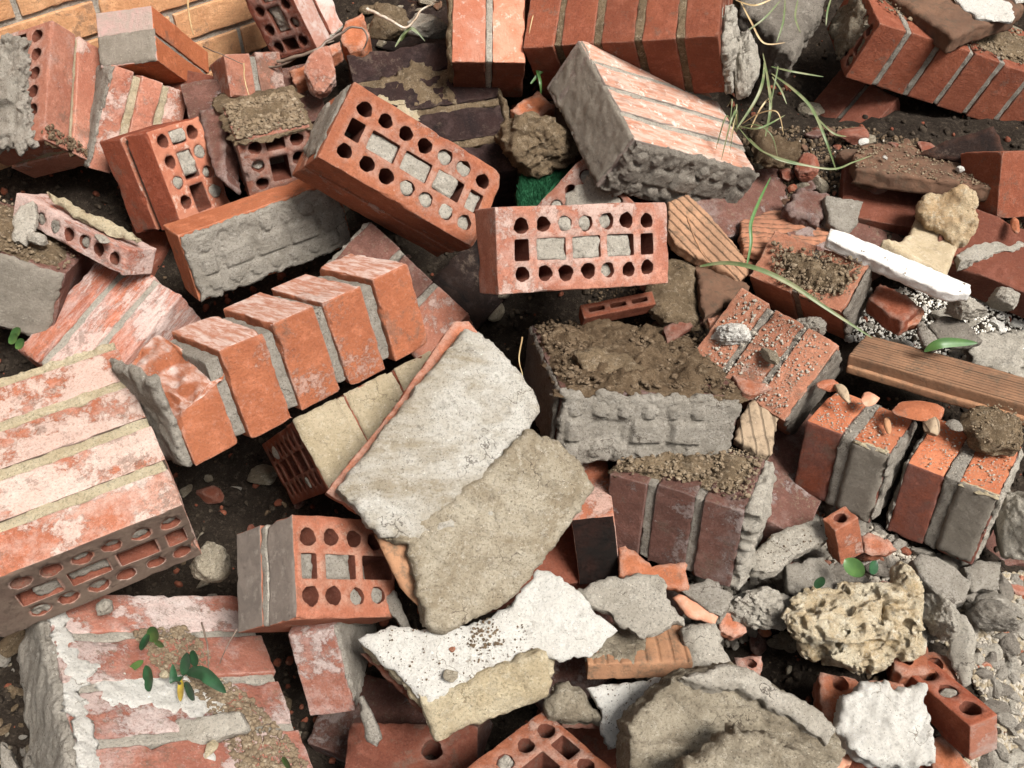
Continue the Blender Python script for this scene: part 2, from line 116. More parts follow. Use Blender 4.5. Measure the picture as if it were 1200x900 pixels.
'CC':{"c":[0.5481,0.6704,0.3304],"U":[0.995,0.0256,-0.0967],"V":[-0.0,0.9667,0.2559],"N":[0.1,-0.2546,0.9619],"o":[[-0.0329,0.023],[-0.0207,0.0315],[-0.0006,0.0287],[0.0227,0.0113],[0.0371,-0.004],[0.0268,-0.0265],[0.0033,-0.0349],[-0.013,-0.0234],[-0.0231,-0.0038]],"h":[]},
'CD':{"c":[0.603,0.6806,0.3236],"U":[0.9987,0.0182,-0.0473],"V":[0.0,0.9333,0.359],"N":[0.0507,-0.3585,0.9321],"o":[[-0.0177,0.0096],[-0.0014,0.0175],[0.0312,0.0168],[0.0213,-0.0186],[-0.015,-0.0211],[-0.0182,-0.0037]],"h":[]},
'CG1':{"c":[0.2474,0.6518,0.3236],"U":[0.995,-0.0199,0.0979],"V":[0.0,0.98,0.1988],"N":[-0.0999,-0.1979,0.9751],"o":[[-0.0349,0.0076],[-0.008,0.0179],[0.0098,0.023],[0.03,-0.004],[0.0141,-0.03],[-0.0114,-0.0136]],"h":[]},
'CG2':{"c":[0.2297,0.6331,0.3167],"U":[0.995,-0.0256,0.0967],"V":[0.0,0.9667,0.2559],"N":[-0.1,-0.2546,0.9619],"o":[[-0.0266,0.0164],[-0.0176,0.0216],[0.0281,-0.0093],[0.0228,-0.0198],[-0.0076,-0.0082]],"h":[]},
'CH':{"c":[0.2382,0.5786,0.3077],"U":[0.9949,0.0363,-0.0943],"V":[0.0,0.9333,0.359],"N":[0.101,-0.3571,0.9286],"o":[[-0.0263,0.0268],[-0.0116,0.0353],[0.0154,0.0347],[0.022,0.0132],[0.0324,-0.013],[0.0221,-0.0311],[-0.0059,-0.0373],[-0.0243,-0.0306],[-0.0237,0.0044]],"h":[]},
'CK':{"c":[0.2973,0.5791,0.2749],"U":[1.0,0.0,0.0],"V":[0.0,1.0,0.0],"N":[0.0,0.0,1.0],"o":[[-0.0168,0.0114],[0.0168,0.0138],[0.0131,-0.006],[0.0021,-0.014],[-0.0153,-0.0048]],"h":[[0.0019,0.0021,0.0064]]},
'SLV':{"c":[-0.1671,0.4922,0.2987],"U":[0.9797,-0.0914,0.1785],"V":[0.0,0.89,0.4559],"N":[-0.2005,-0.4466,0.872],"o":[[-0.0158,0.0286],[-0.0096,0.0324],[0.0157,-0.0162],[0.0099,-0.0255],[-0.0008,-0.0182]],"h":[]},
'BR1':{"c":[0.4301,0.5379,0.2705],"U":[1.0,0.0,0.0],"V":[0.0,1.0,0.0],"N":[0.0,0.0,1.0],"o":[[-0.0464,0.0364],[0.0045,0.0238],[0.0347,0.0261],[0.0542,0.0204],[0.0423,-0.0128],[-0.0284,-0.055],[-0.0587,-0.0342]],"h":[[-0.024,0.0193,0.0094]]},
'BR1B':{"c":[0.4414,0.4851,0.2394],"U":[0.995,0.0256,-0.0967],"V":[-0.0,0.9667,0.2559],"N":[0.1,-0.2546,0.9619],"o":[[-0.0667,0.0343],[-0.0288,0.0182],[0.0321,0.0016],[0.0722,0.012],[0.0673,-0.0314],[-0.0751,-0.0332]],"h":[]},
'BR3':{"c":[0.5107,0.5774,0.2852],"U":[1.0,0.0,0.0],"V":[0.0,0.998,-0.0637],"N":[0.0,0.0637,0.998],"o":[[-0.0353,0.0151],[-0.004,0.0261],[0.0134,0.0398],[0.0124,0.0175],[0.0355,0.0102],[0.0322,-0.0345],[0.011,-0.0299],[0.0083,-0.0136],[-0.033,-0.0183],[-0.0405,-0.0089]],"h":[[-0.0199,0.0066,0.0095],[0.0123,-0.0018,0.0095]]},
'FIN':{"c":[0.5509,0.5854,0.3101],"U":[0.8002,-0.196,0.5668],"V":[0.0,0.9451,0.3268],"N":[-0.5997,-0.2615,0.7563],"o":[[-0.0173,-0.0108],[-0.0094,0.0193],[-0.0011,0.0413],[0.0098,0.0357],[0.0168,0.0213],[0.0107,-0.0137],[0.0001,-0.0426],[-0.0097,-0.0477]],"h":[]},
'BR4':{"c":[0.3789,0.474,0.2695],"U":[0.995,-0.0136,0.0994],"V":[-0.0,0.9908,0.1354],"N":[-0.1003,-0.1347,0.9858],"o":[[-0.0181,0.0292],[0.0124,0.0323],[0.0185,0.0006],[0.0139,-0.0165],[0.0016,-0.02],[-0.0282,-0.0239]],"h":[]},
'BR5':{"c":[0.5206,0.472,0.2459],"U":[0.995,0.0136,-0.0994],"V":[0.0,0.9908,0.1354],"N":[0.1003,-0.1347,0.9858],"o":[[-0.0183,0.0244],[0.0002,0.0289],[0.0259,-0.0059],[0.0187,-0.0224],[-0.0266,-0.0236]],"h":[]},
'WCH':{"c":[0.4343,0.4974,0.3118],"U":[0.9987,0.01,-0.0492],"V":[0.0,0.98,0.1988],"N":[0.0502,-0.1986,0.9788],"o":[[-0.0545,0.0084],[-0.0453,0.0241],[-0.0298,0.0302],[-0.0198,0.0393],[0.0092,0.0407],[0.0193,0.0309],[0.0472,0.0363],[0.0549,0.0344],[0.0504,0.0078],[0.0516,-0.0349],[0.0461,-0.0488],[0.0091,-0.0555],[-0.031,-0.0514],[-0.048,-0.0387],[-0.0576,-0.0127]],"h":[]},
'SHF':{"c":[0.656,1.1847,0.5347],"U":[0.9364,-0.1727,0.3055],"V":[0.0,0.8706,0.4921],"N":[-0.3509,-0.4608,0.8152],"o":[[-0.0416,0.0026],[-0.0371,0.0218],[-0.025,0.0339],[-0.0086,0.031],[0.0097,0.0362],[0.0278,0.0401],[0.0426,0.0275],[0.0383,-0.0276],[0.027,-0.045],[0.0018,-0.0631],[-0.0116,-0.0375],[-0.0258,-0.017]],"h":[]},
'SHB':{"c":[0.614,1.1359,0.5084],"U":[0.995,-0.0071,-0.1],"V":[-0.0,0.9975,-0.0712],"N":[0.1003,0.0709,0.9924],"o":[[-0.0772,-0.0254],[-0.0454,-0.0065],[-0.0117,0.0322],[0.0222,0.0929],[0.04,0.0805],[0.0481,0.0419],[0.053,0.0043],[0.0268,-0.0455],[0.0067,-0.0727],[-0.0153,-0.0519],[-0.0411,-0.0334]],"h":[]},
'DISC':{"c":[-0.7102,1.1321,0.5512],"U":[0.9987,0.0231,-0.0445],"V":[-0.0,0.8872,0.4614],"N":[0.0501,-0.4608,0.8861],"o":[[-0.0185,0.0108],[-0.0114,0.0276],[0.0072,0.0337],[0.0166,0.0117],[0.0131,-0.0214],[0.0053,-0.0338],[-0.0125,-0.0275]],"h":[]},
'STRIP':{"c":[-0.6071,1.1392,0.5554],"U":[0.9988,0.0039,-0.0498],"V":[-0.0,0.997,0.0778],"N":[0.0499,-0.0777,0.9957],"o":[[-0.0875,0.0539],[-0.0691,0.051],[-0.0195,0.0183],[0.0393,-0.0168],[0.0725,-0.0374],[0.0685,-0.045],[0.0234,-0.0253],[-0.0343,0.0056]],"h":[]},
'MRL':{"c":[0.7123,1.1377,0.5002],"U":[1.0,0.0,0.0],"V":[0.0,1.0,0.0],"N":[0.0,0.0,1.0],"o":[[-0.0531,-0.0154],[-0.0015,0.0228],[0.0633,0.0402],[0.0565,0.0057],[-0.0087,-0.0154],[-0.0537,-0.036]],"h":[]},
'PKW':{"c":[0.7054,0.9953,0.4203],"U":[1.0,0.0,0.0],"V":[0.0,1.0,0.0],"N":[0.0,0.0,1.0],"o":[[-0.0385,0.0322],[0.0569,0.0511],[0.0184,-0.0486],[-0.0358,-0.0312]],"h":[]},
'LTB':{"c":[0.4302,1.3674,0.5491],"U":[1.0,0.0,0.0],"V":[0.0,1.0,0.0],"N":[0.0,0.0,1.0],"o":[[-0.0265,0.0906],[0.0017,0.0342],[0.0406,-0.0143],[0.0175,-0.0582],[-0.0344,-0.0455]],"h":[]},
'CMS':{"c":[0.1314,0.8766,0.5013],"U":[0.995,0.0136,-0.0994],"V":[0.0,0.9908,0.1354],"N":[0.1003,-0.1347,0.9858],"o":[[-0.0511,0.0248],[-0.0187,0.0376],[0.0206,0.0263],[0.053,-0.0068],[0.0479,-0.0375],[0.016,-0.0345],[-0.0216,-0.0153],[-0.0473,0.0079]],"h":[]},
'BLS':{"c":[-0.3458,0.4631,0.3447],"U":[0.9987,-0.0128,0.0485],"V":[0.0,0.9667,0.2559],"N":[-0.0502,-0.2556,0.9655],"o":[[-0.0359,-0.0014],[-0.0334,0.0058],[-0.0229,0.0121],[0.0415,0.0197],[0.0516,0.0033],[0.028,-0.0055],[-0.0055,-0.0159],[-0.0233,-0.0175]],"h":[]},
'BLW':{"c":[-0.3822,0.4695,0.3301],"U":[0.9987,0.0,0.0504],"V":[0.0,1.0,-0.0],"N":[-0.0504,0.0,0.9987],"o":[[-0.0216,-0.0127],[-0.0137,0.0118],[0.0042,0.0184],[0.0334,0.0197],[0.0001,-0.0035],[-0.0019,-0.0324]],"h":[]},
'GRK1':{"c":[-0.6019,0.4739,0.2466],"U":[0.9783,0.0466,-0.2021],"V":[0.0,0.9744,0.2249],"N":[0.2074,-0.22,0.9532],"o":[[-0.0083,0.0083],[-0.0114,0.0198],[0.0011,0.0087],[0.0186,-0.0146],[-0.0002,-0.0218]],"h":[]},
'GRK2':{"c":[-0.579,0.4735,0.235],"U":[0.9783,-0.0466,0.2021],"V":[0.0,0.9744,0.2249],"N":[-0.2074,-0.22,0.9532],"o":[[-0.0118,0.0045],[-0.0015,0.0236],[0.0136,-0.0108],[-0.0005,-0.0169]],"h":[]},
'LFS':{"c":[-0.1356,0.6038,0.3597],"U":[0.9535,0.1348,-0.2697],"V":[-0.0,0.8944,0.4472],"N":[0.3015,-0.4264,0.8528],"o":[[-0.0169,0.0162],[-0.0069,0.0266],[0.0042,0.0088],[0.0155,-0.0179],[0.0117,-0.0279],[-0.0077,-0.0055]],"h":[]}}
ROCK={
'MOSS':{"c":[0.0379,1.3263,0.568],"r":[0.0623,0.0515,0.05]},
'SHELLA':{"c":[0.6417,1.146,0.5385],"r":[0.0428,0.0579,0.04]},
'PINKR':{"c":[0.6477,0.7331,0.3637],"r":[0.0265,0.0486,0.05]},
'GREYR':{"c":[0.5379,0.6233,0.3131],"r":[0.0213,0.0256,0.04]},
'GREYR2':{"c":[0.6096,0.6306,0.305],"r":[0.028,0.0183,0.04]},
'WR1':{"c":[0.6437,1.0241,0.4776],"r":[0.0268,0.0158,0.03]},
'WR2':{"c":[0.706,1.04,0.4833],"r":[0.0233,0.0172,0.03]},
'WR3':{"c":[0.3127,0.9849,0.4637],"r":[0.0289,0.0156,0.03]},
'GR3':{"c":[0.4193,0.9878,0.4741],"r":[0.024,0.0144,0.025]},
'CRUM':{"c":[0.3227,0.646,0.3],"r":[0.0414,0.0262,0.03]},
'STN1':{"c":[-0.6874,1.1122,0.5356],"r":[0.0136,0.0099,0.015]},
'BLR1':{"c":[-0.482,0.5976,0.3788],"r":[0.0101,0.0101,0.013999999999999999]},
'GTOP':{"c":[-0.1448,1.5861,0.6374],"r":[0.0384,0.0236,0.03]},
'GTOP2':{"c":[-0.2158,1.5996,0.6344],"r":[0.0387,0.0327,0.03]},
'TR2M':{"c":[0.3769,1.4501,0.6445],"r":[0.0236,0.0582,0.03]},
'BRKT':{"c":[-0.3092,1.443,0.626],"r":[0.0279,0.039,0.03]},
'FLR':{"c":[-0.4562,0.8602,0.458],"r":[0.0158,0.0158,0.02]},
'FLR2':{"c":[-0.4876,0.8779,0.4641],"r":[0.0136,0.0136,0.02]},
'RUB1':{"c":[-0.3915,0.694,0.3285],"r":[0.0221,0.0287,0.04]},
'CONE':{"c":[0.5783,0.7268,0.3197],"r":[0.0113,0.009,0.02]},
'WRS':{"c":[0.6482,0.9217,0.4316],"r":[0.0118,0.0071,0.015]}}
PTS={
'blade_long':[[0.2604,1.036,0.545],[0.2919,1.0254,0.5591],[0.3266,1.0015,0.5689],[0.3691,0.9782,0.5614],[0.4174,0.9477,0.5427],[0.4799,0.9279,0.509]],
'blade_up':[[0.3355,1.0678,0.5202],[0.3409,1.0889,0.5452],[0.3421,1.1129,0.562],[0.3591,1.1515,0.575],[0.3831,1.1998,0.5829]],
'tuft_base':[[0.39,1.3449,0.5663],[0.4113,1.297,0.5489],[0.4152,1.4336,0.6308]],
'b1':[[0.3558,1.3342,0.5876],[0.3826,1.3592,0.621],[0.3967,1.3884,0.6391],[0.4128,1.4596,0.6399]],
'b2':[[0.3983,1.3181,0.5819],[0.4025,1.3385,0.622],[0.4076,1.3977,0.6343],[0.4145,1.4833,0.6403]],
'b3':[[0.415,1.413,0.6396],[0.437,1.353,0.6431],[0.4605,1.3154,0.6303],[0.4756,1.2656,0.6053],[0.4997,1.2553,0.5597]],
'b4':[[0.3585,1.3342,0.5876],[0.3781,1.2677,0.5894],[0.4241,1.2358,0.5867],[0.4834,1.2323,0.5771],[0.5249,1.262,0.5705],[0.5598,1.2832,0.5696]],
'b5':[[0.3724,1.3149,0.5808],[0.3841,1.263,0.5878],[0.4081,1.2476,0.5824],[0.4485,1.2456,0.5733]],
'b6':[[0.4195,1.4362,0.6397],[0.4509,1.4164,0.6408],[0.5038,1.425,0.6278]],
'b7':[[0.3602,1.3374,0.5887],[0.3829,1.3072,0.603],[0.4316,1.3496,0.6013]],
'b8':[[0.4182,1.4156,0.6325],[0.4286,1.3902,0.6237],[0.4372,1.371,0.6088]],
'b9':[[0.3827,1.5632,0.6916],[0.3923,1.5109,0.6812],[0.4104,1.4757,0.6613],[0.4481,1.4854,0.6568]],
'b10':[[0.3777,1.4936,0.6675],[0.4113,1.5066,0.6874],[0.4446,1.5471,0.7012]],
'b11':[[0.4488,1.5371,0.7054],[0.4369,1.4815,0.6942],[0.4229,1.4468,0.6748]],
'b12':[[0.4729,1.5471,0.7012],[0.4604,1.5004,0.693],[0.4641,1.468,0.682]],
'b13':[[0.5308,1.5564,0.7044],[0.5154,1.515,0.6979],[0.5109,1.4921,0.6825]],
'b14':[[0.3746,1.567,0.6929],[0.4009,1.5359,0.6974],[0.4386,1.5545,0.7038]],
'b15':[[0.4669,1.3395,0.6142],[0.4939,1.2992,0.6003],[0.5221,1.3092,0.5871]],
't1':[[0.0284,1.4964,0.637],[0.0378,1.4604,0.6322],[0.0457,1.4258,0.62],[0.0474,1.4188,0.6012]],
't2':[[0.0567,1.4875,0.6338],[0.0447,1.4517,0.6291],[0.0445,1.4266,0.6121]],
't3':[[0.0306,1.43,0.6133],[0.0474,1.4447,0.6267],[0.0633,1.4646,0.6257]],
'g1':[[-0.1925,1.524,0.6388],[-0.1785,1.5263,0.6555],[-0.166,1.5355,0.6587],[-0.1467,1.5276,0.6401]],
'g2':[[-0.187,1.5276,0.6401],[-0.1717,1.5336,0.658],[-0.1579,1.5324,0.6498]],
'g3':[[-0.1747,1.5373,0.6593],[-0.1862,1.5252,0.6472],[-0.1963,1.5149,0.6356]],
'tw1':[[-0.2464,1.578,0.6737],[-0.2222,1.5533,0.6727],[-0.1986,1.5287,0.6719],[-0.1778,1.5257,0.6631]],
'tw2':[[-0.1779,1.5275,0.6637],[-0.1594,1.5397,0.6757],[-0.1404,1.562,0.6835],[-0.1237,1.5931,0.679]],
'tw3':[[-0.3832,1.4561,0.6387],[-0.3449,1.4476,0.6516],[-0.3138,1.452,0.661],[-0.2846,1.4803,0.6707],[-0.264,1.5062,0.6719],[-0.2472,1.5141,0.6668],[-0.2403,1.504,0.6555],[-0.2488,1.5,0.6382]],
'tw4':[[-0.4217,1.4611,0.6244],[-0.3754,1.4492,0.6362],[-0.3318,1.4546,0.654],[-0.2878,1.4696,0.667]],
'tw5':[[-0.499,1.4573,0.6628],[-0.4675,1.4259,0.6677],[-0.4239,1.4035,0.6601]],
'straw1':[[-0.5394,1.5658,0.7076],[-0.5242,1.5004,0.693],[-0.5127,1.4627,0.6802]],
'straw2':[[-0.4228,1.4052,0.6607],[-0.4167,1.3697,0.6487],[-0.4091,1.3507,0.6343]],
'tw6':[[0.0347,1.5264,0.7169],[0.0356,1.4889,0.7119],[0.0271,1.4451,0.6897]],
'twig7':[[0.2607,1.1644,0.5362],[0.2682,1.1203,0.5296],[0.2832,1.0813,0.516]],
'root1':[[0.0141,0.9588,0.4825],[0.0092,0.9203,0.4786],[0.0138,0.903,0.4632]],
'root2':[[0.0492,0.8416,0.4898],[0.0704,0.83,0.4955],[0.0981,0.8462,0.5007]],
'lf_long':[[0.5715,0.9521,0.4615],[0.591,0.95,0.4795],[0.6439,0.9574,0.4727]],
'lfA1':[[0.4167,0.6762,0.364],[0.433,0.6503,0.3653]],
'lfA2':[[0.4607,0.6789,0.3545],[0.4458,0.6589,0.3579]],
'lfA3':[[0.3795,0.6464,0.3429],[0.3824,0.6493,0.365]],
'plA':[[-0.4285,0.5703,0.3481],[-0.4101,0.5653,0.3893]],
'plA2':[[-0.4303,0.5745,0.3603],[-0.4251,0.5457,0.3721]],
'plA3':[[-0.426,0.5394,0.3483],[-0.4075,0.5028,0.3579]],
'plA4':[[-0.4206,0.5651,0.3571],[-0.4004,0.5503,0.3736]],
'plB1':[[-0.3841,0.5334,0.3354],[-0.3683,0.538,0.3803]],
'plB2':[[-0.3804,0.5352,0.336],[-0.3506,0.5205,0.3638],[-0.3217,0.5011,0.3573]],
'plB3':[[-0.3824,0.5352,0.336],[-0.3811,0.5116,0.3608],[-0.3873,0.5313,0.3673]],
'plB4':[[-0.3809,0.5261,0.3328],[-0.3561,0.4941,0.355]],
'plB5':[[-0.3716,0.5425,0.3385],[-0.3663,0.5457,0.3721]],
'plY':[[-0.3831,0.5258,0.3437],[-0.3711,0.4924,0.3544]],
'plY2':[[-0.4447,0.5339,0.3465],[-0.4211,0.5349,0.3685]],
'pl0':[[-0.7119,0.9795,0.4524],[-0.6924,0.9775,0.4704]],
'pl1':[[-0.7004,0.9718,0.4497],[-0.681,0.9698,0.4677]],
'pl2':[[-0.7117,0.9885,0.4556],[-0.6898,0.9865,0.4736]],
'pl3':[[-0.2589,0.4476,0.3057],[-0.2439,0.4325,0.3233]],
'stick1':[[-0.3644,0.5805,0.3731],[-0.3467,0.5425,0.3818],[-0.3478,0.5299,0.356]],
'stick2':[[-0.3223,0.573,0.3705],[-0.3284,0.5476,0.3727],[-0.3391,0.5412,0.349]]}
GROUND=[[-1.278,2.048,0.748],[-1.206,1.807,0.657],[-1.142,1.593,0.575],[-1.085,1.401,0.501],[-1.034,1.228,0.434],[-0.988,1.071,0.372],[-0.946,0.928,0.315],[-0.908,0.796,0.263],[-0.874,0.675,0.213],[-0.842,0.564,0.167],[-0.813,0.46,0.124],[-0.786,0.363,0.083],[-1.091,2.048,0.748],[-1.145,2.012,0.578],[-1.09,1.783,0.483],[-0.96,1.454,0.469],[-0.917,1.276,0.398],[-0.802,1.019,0.42],[-0.842,0.968,0.271],[-0.81,0.832,0.214],[-0.78,0.707,0.16],[-0.707,0.554,0.186],[-0.682,0.452,0.145],[-0.671,0.363,0.083],[-0.903,2.048,0.748],[-0.948,2.012,0.578],[-0.903,1.783,0.483],[-0.795,1.454,0.469],[-0.759,1.276,0.398],[-0.727,1.115,0.332],[-0.697,0.968,0.271],[-0.671,0.832,0.214],[-0.646,0.707,0.16],[-0.624,0.591,0.11],[-0.603,0.483,0.062],[-0.555,0.363,0.083],[-0.716,2.048,0.748],[-0.751,2.012,0.578],[-0.716,1.783,0.483],[-0.63,1.454,0.469],[-0.602,1.276,0.398],[-0.576,1.115,0.332],[-0.553,0.968,0.271],[-0.531,0.832,0.214],[-0.512,0.707,0.16],[-0.494,0.591,0.11],[-0.478,0.483,0.062],[-0.44,0.363,0.083],[-0.528,2.048,0.748],[-0.555,2.012,0.578],[-0.528,1.783,0.483],[-0.465,1.454,0.469],[-0.444,1.276,0.398],[-0.425,1.115,0.332],[-0.447,1.061,0.166],[-0.432,0.916,0.099],[-0.378,0.707,0.16],[-0.365,0.591,0.11],[-0.353,0.483,0.062],[-0.325,0.363,0.083],[-0.341,2.048,0.748],[-0.332,1.869,0.633],[-0.315,1.65,0.547],[-0.3,1.454,0.469],[-0.287,1.276,0.398],[-0.274,1.115,0.332],[-0.263,0.968,0.271],[-0.253,0.832,0.214],[-0.244,0.707,0.16],[-0.235,0.591,0.11],[-0.228,0.483,0.062],[-0.21,0.363,0.083],[-0.153,2.048,0.748],[-0.15,1.869,0.633],[-0.142,1.65,0.547],[-0.135,1.454,0.469],[-0.135,1.341,0.349],[-0.13,1.174,0.278],[-0.118,0.968,0.271],[-0.114,0.832,0.214],[-0.11,0.707,0.16],[-0.106,0.591,0.11],[-0.102,0.483,0.062],[-0.094,0.363,0.083],[0.034,2.048,0.748],[0.032,1.787,0.665],[0.03,1.574,0.584],[0.029,1.383,0.512],[0.03,1.341,0.349],[0.029,1.174,0.278],[0.026,0.968,0.271],[0.025,0.832,0.214],[0.024,0.707,0.16],[0.024,0.591,0.11],[0.023,0.483,0.062],[0.021,0.363,0.083],[0.222,2.048,0.748],[0.216,1.869,0.633],[0.205,1.65,0.547],[0.195,1.454,0.469],[0.186,1.276,0.398],[0.178,1.115,0.332],[0.171,0.968,0.271],[0.165,0.832,0.214],[0.159,0.707,0.16],[0.153,0.591,0.11],[0.148,0.483,0.062],[0.136,0.363,0.083],[0.409,2.048,0.748],[0.399,1.869,0.633],[0.378,1.65,0.547],[0.36,1.454,0.469],[0.344,1.276,0.398],[0.329,1.115,0.332],[0.316,0.968,0.271],[0.304,0.832,0.214],[0.293,0.707,0.16],[0.283,0.591,0.11],[0.273,0.483,0.062],[0.251,0.363,0.083],[0.596,2.048,0.748],[0.582,1.869,0.633],[0.577,1.726,0.51],[0.493,1.366,0.523],[0.47,1.195,0.458],[0.48,1.115,0.332],[0.461,0.968,0.271],[0.406,0.763,0.307],[0.39,0.646,0.262],[0.375,0.538,0.22],[0.362,0.439,0.181],[0.367,0.363,0.083],[0.784,2.048,0.748],[0.764,1.869,0.633],[0.759,1.726,0.51],[0.648,1.366,0.523],[0.617,1.195,0.458],[0.562,0.993,0.443],[0.605,0.968,0.271],[0.534,0.763,0.307],[0.502,0.633,0.284],[0.483,0.527,0.244],[0.465,0.429,0.206],[0.482,0.363,0.083],[0.971,2.048,0.748],[0.947,1.869,0.633],[0.899,1.65,0.547],[0.804,1.366,0.523],[0.765,1.195,0.458],[0.696,0.993,0.443],[0.75,0.968,0.271],[0.662,0.763,0.307],[0.622,0.633,0.284],[0.598,0.527,0.244],[0.576,0.429,0.206],[0.597,0.363,0.083],[1.159,2.048,0.748],[1.093,1.807,0.657],[1.035,1.593,0.575],[0.983,1.401,0.501],[0.937,1.228,0.434],[0.895,1.071,0.372],[0.858,0.928,0.315],[0.823,0.796,0.263],[0.792,0.675,0.213],[0.763,0.564,0.167],[0.737,0.46,0.124],[0.712,0.363,0.083],[1.346,2.048,0.748],[1.27,1.807,0.657],[1.202,1.593,0.575],[1.142,1.401,0.501],[1.089,1.228,0.434],[1.04,1.071,0.372],[0.996,0.928,0.315],[0.957,0.796,0.263],[0.92,0.675,0.213],[0.887,0.564,0.167],[0.856,0.46,0.124],[0.828,0.363,0.083]]

# ---------------------------------------------------------------- numpy noise
def _h(ix,iy,iz,s):
    n=(ix*374761393+iy*668265263+iz*2147483647+s*1274126177)&0xffffffff
    n=((n^(n>>13))*1274126177)&0xffffffff
    n=((n^(n>>15))*2246822519)&0xffffffff
    return ((n^(n>>16))&0xffff)/32767.5-1
def vn(p,s=0):
    p=np.asarray(p,float); i=np.floor(p).astype(np.int64); f=p-i; f=f*f*(3-2*f)
    x,y,z=i[:,0],i[:,1],i[:,2]; a,b,c=f[:,0],f[:,1],f[:,2]
    def L(u,v,t): return u+(v-u)*t
    return L(L(L(_h(x,y,z,s),_h(x+1,y,z,s),a),L(_h(x,y+1,z,s),_h(x+1,y+1,z,s),a),b),
             L(L(_h(x,y,z+1,s),_h(x+1,y,z+1,s),a),L(_h(x,y+1,z+1,s),_h(x+1,y+1,z+1,s),a),b),c)
def fbm(p,s=0,o=3):
    r=0;a=1;t=0
    for k in range(o): r=r+a*vn(p*(2.03**k)+k*7.3,s+k); t+=a; a*=.5
    return r/t
def vec3(p,s,o=2): return np.stack([fbm(p,s,o),fbm(p+31.7,s+11,o),fbm(p+77.1,s+23,o)],1)
# ---------------------------------------------------------------- mesh output
def setprops(o,label=None,cat=None,group=None,kind=None):
    if label: o['label']=label
    if cat: o['category']=cat
    if group: o['group']=group
    if kind: o['kind']=kind
    return o
def mesh_from(name,v,faces,mat,smooth=True):
    me=bpy.data.meshes.new(name); v=np.asarray(v,np.float32)
    me.vertices.add(len(v)); me.vertices.foreach_set('co',v.ravel())
    faces=[np.asarray(f,np.int32) for f in faces if len(f)]
    tot=sum(f.size for f in faces); nf=sum(len(f) for f in faces)
    me.loops.add(tot); me.loops.foreach_set('vertex_index',np.concatenate([f.ravel() for f in faces]))
    me.polygons.add(nf); ln=np.concatenate([np.full(len(f),f.shape[1],np.int32) for f in faces])
    st=np.concatenate([[0],np.cumsum(ln)[:-1]]).astype(np.int32)
    me.polygons.foreach_set('loop_start',st); me.polygons.foreach_set('loop_total',ln)
    me.polygons.foreach_set('use_smooth',np.full(nf,smooth))
    me.update(calc_edges=True); me.validate()
    me.materials.append(mat); return me
def obj(name,v,faces,mat,parent=None,smooth=True,origin=None,poff=None):
    v=np.asarray(v,float); o0=v.mean(0) if origin is None else np.asarray(origin,float)
    me=mesh_from(name,v-o0,faces,mat,smooth)
    o=bpy.data.objects.new(name,me); COL.objects.link(o)
    if parent is not None:
        o.parent=parent; o.location=o0-(np.zeros(3) if poff is None else poff)
    else: o.location=o0
    o['_o']=list(map(float,o0)); return o
def empty(name,loc,rot=None,**k):
    o=bpy.data.objects.new(name,None); COL.objects.link(o); o.empty_display_size=.03
    o.location=loc
    if rot is not None: o.rotation_mode='QUATERNION'; o.rotation_quaternion=Matrix(rot.tolist()).to_quaternion()
    return setprops(o,**k)
def weld(v,faces):
    k=np.round(v*2e5).astype(np.int64); _,idx,inv=np.unique(k,axis=0,return_index=True,return_inverse=True)
    inv=inv.ravel(); out=[]
    for f in faces:
        if len(f)==0: continue
        out.append(inv[np.asarray(f)])
    return v[idx],out
